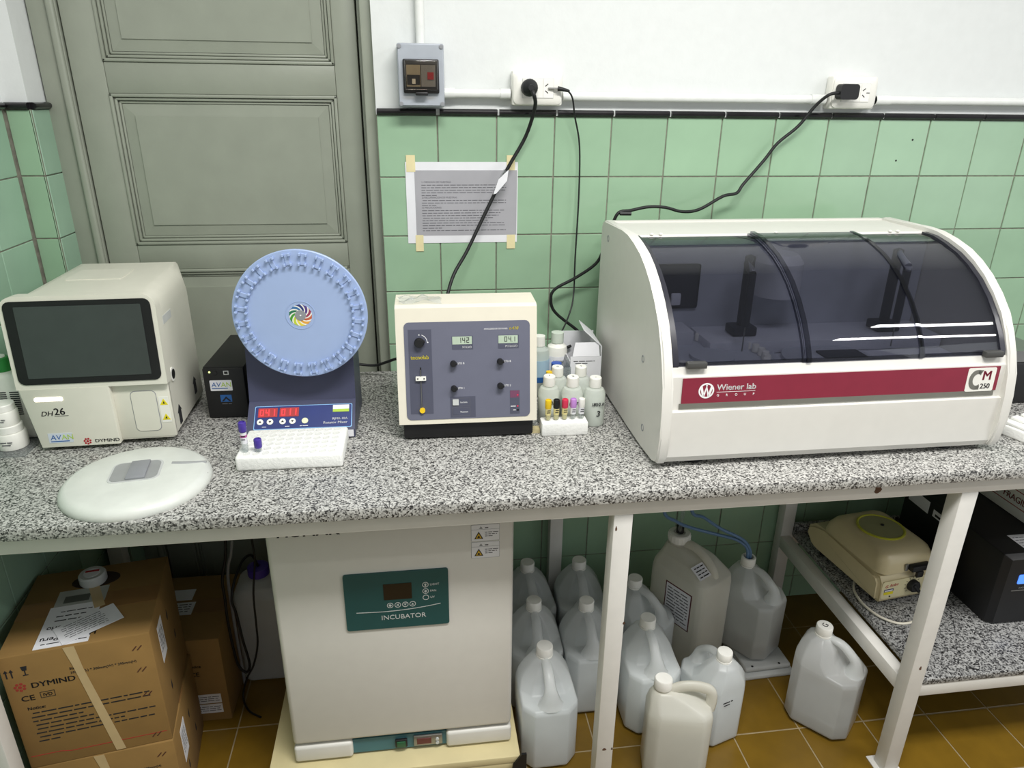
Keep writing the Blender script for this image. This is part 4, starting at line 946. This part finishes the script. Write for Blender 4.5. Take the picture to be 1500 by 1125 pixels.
for o in bpy.data.objects:
    if 'used' in o: del o['used']
# jug with a moulded top handle
mj = thing('handled_jug', 'milky jug with moulded side handle on top, standing out in front of the others', 'jug', (.560, -.628, 0), math.radians(-12))
R = [(.0, .07, .052), (.01, .082, .062), (.19, .082, .062), (.205, .079, .058)]
bj = smoothen(obj('body', addloft(NB(), [[(x, y_, z) for x, y_ in cham(-a, a, -b_, b_, .024)] for z, a, b_ in R]+[[(x, y_, .226) for x, y_ in cham(-.078, .035, -.04, .04, .02)], [(x, y_, .244) for x, y_ in cham(-.07, -.015, -.024, .024, .015)]]), JUG2, mj, None, 60))
hd = NB(); addtube(hd, [(-.03, 0, .236), (.0, 0, .253), (.04, 0, .256), (.072, 0, .246), (.079, 0, .22), (.076, 0, .19)], .0115, 10, 5, True, 1.25); obj('handle', hd, JUG2, mj, None, 60)
lathe('neck', JUG2, mj, [(.021, .238), (.0195, .25)], 20, -.047, 0); lathe('cap', CAPW, mj, [(.0225, .249), (.0232, .252), (.0228, .272), (.021, .275), (0, .275)], 28, -.047, 0)
smoothen(obj('liquid', addloft(NB(), [[(x, y_, z) for x, y_ in cham(-a*.95, a*.95, -b_*.95, b_*.95, .022)] for z, a, b_ in [(.003, .07, .052), (.012, .082, .062), (.17, .082, .062)]]), LIQ, mj, None, 60))
mj.scale = (1, .9, 1.1)
# tray
ty = thing('grey_tray', 'flat grey plastic tray under the jug with blue hoses', 'tray', (.945, -.25, 0), math.radians(2))
box('tray_base', GREYP, ty, -.062, .105, -.115, .125, 0, .014, .005); box('tray_top', GREYP, ty, -.055, .098, -.10, .12, .0145, .033, .008, 3)
for x in (-.03, .06): lathe('tray_screw', BLACK, ty, [(.004, .0332), (.004, .0336)], 8, x, -.092)
# big canister
jc = thing('canister', 'big cream canister with label and screw cap holding blue hoses', 'canister', (.744, -.205, 0), math.radians(30))
hw, hd_ = .080, .108
smoothen(obj('body', addloft(NB(), [[(x, y_, z) for x, y_ in rrect(-a, a, -b_, b_, r, 4)] for z, a, b_, r in ((0, .073, .10, .03), (.012, hw, hd_, .035), (.30, hw, hd_, .035), (.325, hw*.96, hd_*.97, .034))]+[[(x, y_+.02, .36) for x, y_ in rrect(-.06, .06, -.075, .07, .03, 4)], [(x, y_+.05, .382) for x, y_ in rrect(-.035, .035, -.04, .04, .025, 4)]]), JUG2, jc, None, 60)).modifiers['soften'].width = .012
hd = NB(); addtube(hd, [(0, .03, .384), (0, -.0, .392), (0, -.045, .378), (0, -.075, .352), (0, -.084, .33)], .0135, 10, 4); obj('handle', hd, JUG2, jc, None, 60)
lathe('neck', JUG2, jc, [(.034, .378), (.03, .392)], 24, 0, .06); lathe('cap', CAPW, jc, [(.033, .388), (.034, .391), (.034, .412), (.031, .415), (.018, .415), (.018, .405)], 30, 0, .06)
bmr = NB()
for i in range(20):
    a = i/20*2*PI; b2 = addbox(bmr, .0335*math.cos(a)-.001, .0335*math.cos(a)+.0015, .06+.0335*math.sin(a)-.001, .06+.0335*math.sin(a)+.0015, .392, .41)
obj('cap_ridges', bmr, CAPW, jc)
ML_ = frame((-hw, 0, 0), (0, -1, 0), (0, 0, 1))
plate('label_border', mat('dark_red_border', (92, 44, 48), .6), jc, ML_, -.030, .070, .155, .29, .0008); plate('label', PAPER, jc, frame((-hw-.0008, 0, 0), (0, -1, 0), (0, 0, 1)), -.026, .066, .159, .286, .0004)
dashes('label_print', GREYINK, jc, frame((-hw-.0012, 0, 0), (0, -1, 0), (0, 0, 1)), [(-.02, .06, .272-i*.011, .006) for i in range(10)], .0004)
sn = vec(0, .085, .04)
MSL = frame((0, -.118, .3405), (1, 0, 0), (0, .04, .035))
plate('shoulder_sticker', PAPER, jc, frame((-.045, -.080, .343), (1, 0, 0), (0, 1, .62)), -.02, .03, .0, .045, .004); dashes('sticker_print', INK, jc, frame((-.045, -.0815, .3472), (1, 0, 0), (0, 1, .62)), [(-.015, .025, .034-i*.01, .005) for i in range(4)], .0008)
hs = thing('blue_hose', 'pair of blue hoses running from the canister cap to the tray jug', 'hose', (.72, -.2, .45)); off = vec(.72, -.2, .45)
tube('hose', TUBEBLUE, hs, rel([(.61, -.25, .86), (.612, -.25, .70), (.615, -.25, .56), (.669, -.22, .50), (.723, -.2, .462), (.81, -.19, .425), (.88, -.2, .405), (.915, -.208, .375), (.921, -.208, .33)], off), .0052, 8, 5)
tube('hose', TUBEBLUE, hs, rel([(.69, -.25, .86), (.694, -.25, .70), (.70, -.25, .555), (.753, -.22, .508), (.82, -.21, .455), (.895, -.208, .41), (.924, -.21, .37), (.929, -.208, .33)], off), .0052, 8, 5)
hs2 = thing('clear_hose', 'clear tube and black connector going into the big canister cap', 'hose', (.714, -.153, .43)); off = vec(.714, -.153, .43)
tube('hose', CLEAR, hs2, rel([(.70, -.2, .86), (.70, -.2, .6), (.70, -.19, .5), (.708, -.165, .44), (.714, -.154, .412)], off), .006, 8, 4); lathe('connector', BLACK, hs2, [(.012, -.015), (.012, .008), (.007, .012), (0, .012)], 14)

# --- cartons at the left
def print_front(c, hw, M, H):
    text('carton_print', 'DYMIND', INK, c, M, -.098, H-.090, .0195, sx=1.12, bold=.03); logo(c, M, -.118, H-.083, .013, mat('faded_red_ink', (150, 52, 40), .7))
    text('carton_print', 'CE', INK, c, M, -.123, H-.122, .02, sx=1.1, bold=.02); bm = NB()
    for a, b_, c_, d_ in ((-.086, -.058, H-.121, H-.120), (-.086, -.058, H-.106, H-.105), (-.086, -.085, H-.121, H-.105), (-.059, -.058, H-.121, H-.105)): addprism(bm, [(a, c_), (b_, c_), (b_, d_), (a, d_)], 0, .0006)
    obj('ivd_frame', bm, INK, c, M); text('carton_print', 'IVD', INK, c, M, -.072, H-.1175, .0115, 'CENTER', bold=.02)
    text('carton_print', 'Size:', INK, c, M, -.02, H-.060, .0085, bold=.02); text('carton_print', '395mm(L) * 300mm(W) * 295mm(H)', INK, c, M, -.02, H-.0715, .0085, sx=1.0)
    text('carton_print', 'Notice:', INK, c, M, -.117, H-.148, .0115, bold=.025)
    dashes('carton_small_print', INK, c, M, [(-.114+(.004 if i in (0, 3, 4, 6) else 0), -.114+wd, H-.16-i*.0115, .005) for i, wd in enumerate((.235, .235, .10, .125, .24, .175, .235, .045))])
    plate('printed_rule', RINK, c, M, -.06, .138, .029, .0302, .0005); plate('printed_rule', RINK, c, M, -.138, -.08, .034, .0352, .0005); poly('printed_rule', RINK, c, M, [(-.08, .034), (-.06, .029), (-.06, .0302), (-.08, .0352)], .0005)
    bm = NB()
    for yy in (H-.04, H-.10, H-.17, .02):
        for dx in (0, .010): addprism(bm, [(.105+dx, yy), (.1075+dx, yy-.0008), (.117+dx, yy+.010), (.1145+dx, yy+.011)], 0, .0006)
    obj('tick_marks', bm, mat('dark_brown_ink', (84, 50, 34), .7), c, M)
    bm = NB()
    for dx in (-.137, -.127): addprism(bm, [(dx, H-.055), (dx+.0025, H-.055), (dx+.0025, H-.04), (dx, H-.04)], 0, .0006); addprism(bm, [(dx-.003, H-.04), (dx+.0055, H-.04), (dx+.0013, H-.033)], 0, .0006)
    addprism(bm, [(-.105, H-.041), (-.097, H-.041), (-.095, H-.030), (-.107, H-.030)], 0, .0006); addprism(bm, [(-.102, H-.052), (-.1, H-.052), (-.1, H-.041), (-.102, H-.041)], 0, .0006); addprism(bm, [(-.106, H-.054), (-.096, H-.054), (-.096, H-.052), (-.106, H-.052)], 0, .0006)
    obj('handling_marks', bm, INK, c, M)
def carton(loc, rz_, hw, H, lab, topstuff=False):
    c = thing('cardboard_box', lab, 'box', loc, rz_, 'brown cartons under the bench')
    box('walls', CARD, c, -hw, hw, -hw, hw, 0, H, .003)
    M = FRONT(0, -hw, 0); print_front(c, hw, M, H)
    MTt = frame((0, 0, H), (1, 0, 0), (0, 1, 0)); MRt = frame((hw, 0, 0), (0, 1, 0), (0, 0, 1))
    plate('seam_tape', CTAPE, c, MTt, -hw+.001, hw-.001, -.03, .03, .0005)
    poly('clear_tape', CLEART, c, frame((0, -hw-.0006, 0), (1, 0, 0), (0, 0, 1)), [(.0, H), (-.022, H), (-.012, H-.05), (.028, .004), (.048, .004), (.006, H-.06)], .0004)
    plate('side_label', PAPER, c, MRt, -.085, -.035, H-.14, H-.04, .0007); dashes('side_label_print', GREYINK, c, frame((hw+.0007, 0, 0), (0, 1, 0), (0, 0, 1)), [(-.08, -.04, H-.06-i*.009, .004) for i in range(7)], .0003)
    bm = NB()
    for a, zz in ((.02, H-.10), (.06, H-.19), (-.06, .07)): addprism(bm, [(a, zz), (a+.006, zz+.008), (a+.002, zz+.03), (a-.004, zz+.012)], 0, .0006)
    obj('side_marks', bm, INK, c, MRt)
    return c
A9 = math.radians(9)
low = carton((-.841, -.497, 0), math.radians(8), .146, .258, 'lower brown carton of the stack at the left leg of the bench')
upb = carton((-.845, -.496, .2585), A9, .146, .313, 'upper brown carton with shipping papers taped on its top')
H = .313
MTt = frame((0, 0, H), (1, 0, 0), (0, 1, 0))
hole_m = mat('carton_hole', (44, 30, 18), .9)
obj('torn_hole', addprism(NB(), circ(-.005, .088, .03, 20, 1.75), 0, .0007), hole_m, upb, MTt)
plate('shipping_label', mat('grey_label', (176, 178, 172), .6), upb, MTt, -.075, .03, .0, .058, .0010); plate('label_photo', mat('photo_grey', (96, 98, 92), .5), upb, frame((0, 0, H+.001), (1, 0, 0), (0, 1, 0)), -.058, -.005, .01, .035, .0003)
plate('address_label', PAPER, upb, MTt, -.08, .025, -.138, .0, .0010)
MU = frame((0, 0, H+.001), (-1, 0, 0), (0, -1, 0))
text('address_print', 'Hospital Peru', INK, upb, MU, .074, .105, .02, 'RIGHT', t=.0004, bold=.02); text('address_print', 'Laboratorio', INK, upb, MU, .07, .07, .018, 'RIGHT', t=.0004, bold=.02)
dashes('address_lines', INK, upb, MU, [(-.01, .06, .05, .005), (.0, .06, .035, .005), (-.01, .055, .02, .004), (-.02, .07, .125, .004)], .0004)
plate('clear_tape', CLEART, upb, frame((0, 0, H+.0012), (1, .35, 0), (-.35, 1, 0)), .005, .027, -.03, .12, .0004)
sl_ = thing('paper_slip', 'white printed slip lying loose on the upper brown carton', 'paper', (-.818, -.573, .5735), math.radians(38))
plate('slip', PAPER, sl_, Matrix.Identity(4), -.062, .062, -.034, .034, .0008); dashes('slip_print', GREYINK, sl_, Matrix.Translation((0, 0, .0008)), [(-.05+(.0 if i % 3 else .006), .035, .024-i*.0075, .003) for i in range(7)], .0003)
rl = thing('tape_reel', 'white reel with red label sitting in the torn hole of the upper carton', 'reel', (-.867, -.416, .5727), A9)
lathe('reel', GREYP, rl, [(.028, 0), (.03, .003), (.03, .02), (.027, .024), (0, .024)], 28); disc('reel_label', PAPER, rl, Matrix.Translation((0, 0, .024)), 0, 0, .018, .0006, 24); plate('reel_band', RINK, rl, Matrix.Translation((0, 0, .0246)), -.015, .015, .003, .010, .0004)
bb = thing('cardboard_box', 'single brown carton on the floor behind the stacked cartons', 'box', (-.786, -.176, 0), 0, 'brown cartons under the bench')
box('walls', CARD, bb, -.145, .145, -.145, .145, 0, .29, .003); MTt = frame((0, 0, .29), (1, 0, 0), (0, 1, 0)); M = FRONT(0, -.145, 0)
plate('seam_tape', CTAPE, bb, MTt, -.144, .144, -.03, .03, .0005); plate('top_label', PAPER, bb, MTt, -.05, .03, .03, .08, .0008); plate('top_label', PAPER, bb, MTt, -.05, .045, -.035, .02, .0009)
dashes('top_print', GREYINK, bb, frame((0, 0, .2909), (1, 0, 0), (0, 1, 0)), [(-.045, .035, .008-i*.01, .005) for i in range(4)], .0003)
text('carton_print', 'CE', INK, bb, M, .055, .165, .02, bold=.02); text('carton_print', 'Notice', INK, bb, M, .05, .195, .013, bold=.02)
for y0 in (.03, .066): plate('front_label', PAPER, bb, M, .045, .125, y0, y0+.032, .0007); dashes('label_print', GREYINK, bb, FRONT(0, -.1457, 0), [(.05, .12, y0+.022-i*.007, .0035) for i in range(3)], .0003)
# purple-capped can behind the incubator
pcn = thing('purple_cap_can', 'milky can with purple cap standing on the floor between cartons and incubator', 'canister', (-.565, -.12, 0))
smoothen(obj('body', addloft(NB(), [[(x, y_, z) for x, y_ in rrect(-a, a, -b_, b_, r, 4)] for z, a, b_, r in ((0, .068, .06, .025), (.01, .073, .067, .03), (.30, .073, .067, .03), (.33, .06, .055, .028), (.345, .035, .035, .02))]), JUG, pcn, None, 60))
lathe('neck', JUG, pcn, [(.026, .343), (.024, .355)], 20); lathe('cap', PURPLE, pcn, [(.03, .348), (.031, .352), (.030, .374), (.020, .377), (.008, .377), (.008, .372)], 26)
hc = thing('hanging_cable', 'bundled dark cable looping down behind the cartons', 'cable', (-.60, -.25, .6)); off = vec(-.6, -.25, .6)
tube('cable', RUBBER, hc, rel([(-.60, -.07, .88), (-.60, -.25, .7), (-.603, -.25, .558), (-.612, -.25, .494), (-.628, -.25, .429), (-.6300, -.25, .36), (-.632, -.25, .30), (-.630, -.25, .2), (-.624, -.25, .13), (-.605, -.25, .10), (-.592, -.25, .13), (-.6, -.25, .215), (-.606, -.25, .311), (-.612, -.25, .359), (-.605, -.22, .404), (-.59, -.17, .432), (-.575, -.13, .42), (-.565, -.12, .375)], off), .0038, 8, 5)
hc = thing('hanging_cable', 'thin cable hanging straight down in front of the purple-capped can', 'cable', (-.54, -.24, .6)); off = vec(-.54, -.24, .6)
tube('cable', RUBBER, hc, rel([(-.538, -.06, .88), (-.538, -.24, .72), (-.538, -.24, .546), (-.538, -.24, .48), (-.555, -.24, .368), (-.56, -.24, .261), (-.565, -.24, .187), (-.585, -.24, .114), (-.61, -.24, .066), (-.625, -.25, .01), (-.6, -.3, .0045), (-.56, -.33, .0045)], off), .0028, 8, 5)
hc = thing('hanging_cable', 'grey cable bundled loosely with ties beside the purple-capped can', 'cable', (-.57, -.2, .6)); off = vec(-.57, -.2, .6)
tube('cable', MIDG, hc, rel([(-.575, -.06, .86), (-.58, -.17, .7), (-.605, -.2, .5), (-.622, -.2, .44), (-.628, -.205, .38), (-.628, -.21, .28), (-.628, -.21, .18), (-.628, -.205, .09), (-.63, -.2, .012)], off), .0045, 8, 5)

# --- on the lower granite shelf
SZ = .3185
cf = thing('mini_centrifuge', 'beige benchtop centrifuge with hinged lid and black dial on the granite shelf', 'centrifuge', (1.283, -.288, SZ), math.radians(8))
for x in (-.08, .08):
    for y_ in (-.11, .11): lathe('foot', RUBBER, cf, [(.012, 0), (.012, .0135)], 12, x, y_)
sd = [(-.142, .013), (-.146, .02), (-.142, .075), (-.13, .092), (-.10, .098), (.10, .098), (.15, .094), (.175, .075), (.178, .05), (.15, .02), (.13, .013)]
b = addprism(NB(), sd, -.105, .105); es = [e for e in b.edges if abs(e.verts[0].co.z-e.verts[1].co.z) < 1e-6]; bmesh.ops.bevel(b, geom=es, offset=.010, segments=3, affect='EDGES')
obj('base', b, BEIGE, cf, SW, 40)
lsec = [(.0985, .1, -.138, .12, .03), (.125, .096, -.132, .115, .03), (.148, .088, -.118, .10, .03), (.158, .076, -.1, .085, .03), (.161, .06, -.08, .065, .028)]
obj('lid', addloft(NB(), [[(x, y_, z) for x, y_ in rrect(-a, a, y0, y1, r, 4)] for z, a, y0, y1, r in lsec]), BEIGE, cf, None, 50)
lathe('window_rim', YELC, cf, [(.068, .1605), (.068, .165), (.064, .166), (.061, .163)], 40, 0, -.005); lathe('window', BEIGED, cf, [(.0605, .161), (.0605, .1635), (0, .1645)], 40, 0, -.005); lathe('window_pin', INK, cf, [(.005, .1645), (.005, .1665), (0, .167)], 12, .01, 0)
M = frame((0, -.1455, .02), (1, 0, 0), (0, .003, .055))
plate('front_panel', mat('pale_beige_panel', (222, 212, 170), .4), cf, M, -.093, .093, .003, .06, .0012, .01)
M = frame((0, -.1467, .02), (1, 0, 0), (0, .003, .055))
text('brand_print', 'G. Rolco', RINK, cf, M, -.083, .039, .0125, shear=.4, rot=.08); plate('blue_sticker', mat('navy_sticker', (44, 44, 100), .5), cf, M, -.084, -.052, .026, .034, .0006); dashes('sticker_print', WINK, cf, frame((0, -.1473, .02), (1, 0, 0), (0, .003, .055)), [(-.082, -.054, .0275, .0065)], .0003)
plate('yellow_sticker', YINK, cf, M, -.084, -.052, .016, .0245, .0006); disc('panel_screw', BLACK, cf, M, -.062, .009, .0024, .0015, 10)
kb = obj('dial', addlathe(NB(), [(.0185, 0), (.018, .012), (.015, .016), (0, .016)], 24), BLACK, cf, M @ Matrix.Translation((.012, .034, 0)), 35)
obj('dial_grip', addbox(NB(), -.005, .005, -.021, .012, .004, .02, .002, 1), BLACK, kb, M @ Matrix.Translation((.012, .034, 0)) @ Matrix.Rotation(.7, 4, 'Z'))
bm = NB()
for i in range(11):
    a = PI*1.25-i*PI*1.5/10; b2 = addprism(NB(), [(.022, -.0007), (.027, -.0007), (.027, .0007), (.022, .0007)], 0, .0005); b2.transform(Matrix.Translation((.012, .034, 0)) @ Matrix.Rotation(a, 4, 'Z')); me = bpy.data.meshes.new('t'); b2.to_mesh(me); b2.free(); bm.from_mesh(me); bpy.data.meshes.remove(me)
obj('dial_scale', bm, INK, cf, M)
box('latch', BLACK, cf, -.01, .055, -.156, -.136, .106, .124, .003); box('latch_tongue', BLACK, cf, .008, .03, -.158, -.148, .086, .106, .003); box('latch_plate', SILV, cf, -.02, -.011, -.140, -.134, .103, .124, .001)
wc_ = tube('white_cable', WIREW, None, [(1.235, -.30, .3222), (1.202, -.34, .3222), (1.18, -.375, .3222), (1.170, -.42, .3222), (1.174, -.463, .3222), (1.19, -.499, .3222), (1.225, -.525, .3222), (1.28, -.52, .3222), (1.34, -.50, .3222), (1.40, -.47, .3222)], .0036, 8, 6); tag(wc_, 'white cable curling from under the beige centrifuge across the granite shelf', 'cable')
us = thing('large_power_supply', 'large black power supply with blue display on the granite shelf', 'power supply', (1.63, -.352, SZ))
box('case', BLACK, us, -.165, .165, -.19, .21, 0, .225, .004)
fpn = obj('front_bezel', addloft(NB(), [[(x, -.19, z) for x, z in rrect(-.165, .165, 0, .225, .006, 2)], [(x, -.205, z) for x, z in rrect(-.15, .15, .006, .215, .006, 2)]]), BLACK, us, None, 30)
M = FRONT(0, -.205, 0)
plate('display', GLOWB, us, M, -.115, -.045, .135, .165, .0012, .004); plate('trim_line', SILV, us, M, -.125, .06, .112, .1145, .001); text('maker_print', 'APCWAY', GREYP, us, M, -.105, .118, .008, bold=.02)
plate('top_label', PAPER, us, frame((0, 0, .225), (1, 0, 0), (0, 1, 0)), -.09, .02, -.17, -.11, .0007); dashes('top_print', GREYINK, us, frame((0, 0, .2257), (1, 0, 0), (0, 1, 0)), [(-.085, .015, -.125-i*.012, .004) for i in range(4)], .0003)
MLf = frame((-.165, 0, 0), (0, -1, 0), (0, 0, 1))
plate('side_label', PAPER, us, MLf, -.19, -.10, .17, .21, .0007); plate('side_label', PAPER, us, MLf, -.08, .02, .175, .198, .0007); dashes('side_print', INK, us, frame((-.1657, 0, 0), (0, -1, 0), (0, 0, 1)), [(-.07, .01, .18, .012)], .0003)
fg = thing('white_carton', 'white carton with red FRAGILE marking stacked on the black power supply', 'carton', (1.76, -.30, SZ+.2262)); box('walls', WHITEP, fg, -.125, .125, -.19, .19, 0, .25, .002)
MG = frame((-.125, 0, 0), (0, -1, 0), (0, 0, 1)); MG2 = frame((-.125, 0, 0), (0, 1, 0), (0, 0, -1))
rd = mat('carton_red_ink', (150, 60, 62), .7); bm = NB()
for a, b_, c_, d_ in ((-.13, .17, .03, .0325), (-.13, .17, .0775, .08), (-.13, -.1275, .03, .08), (.1675, .17, .03, .08)): addprism(bm, [(a, c_), (b_, c_), (b_, d_), (a, d_)], 0, .0006)
obj('printed_frame', bm, rd, fg, MG); text('carton_print', 'FRAGILE', rd, fg, MG, .02, .044, .027, sx=.95, bold=.03)
for i, x in enumerate((-.118, -.075, -.032)):
    plate('handling_mark', rd, fg, MG, x, x+.032, .038, .072, .0006); plate('handling_symbol', WHITEP, fg, MG, x+.003, x+.029, .041, .069, .0009)
    poly('handling_glyph', rd, fg, MG, [(x+.008, .046), (x+.024, .046), (x+.016, .064)] if i % 2 else [(x+.013, .044), (x+.019, .044), (x+.024, .064), (x+.008, .064)], .0012)
dashes('carton_small_print', GREYINK, fg, MG, [(-.10, .15, .10, .012)])
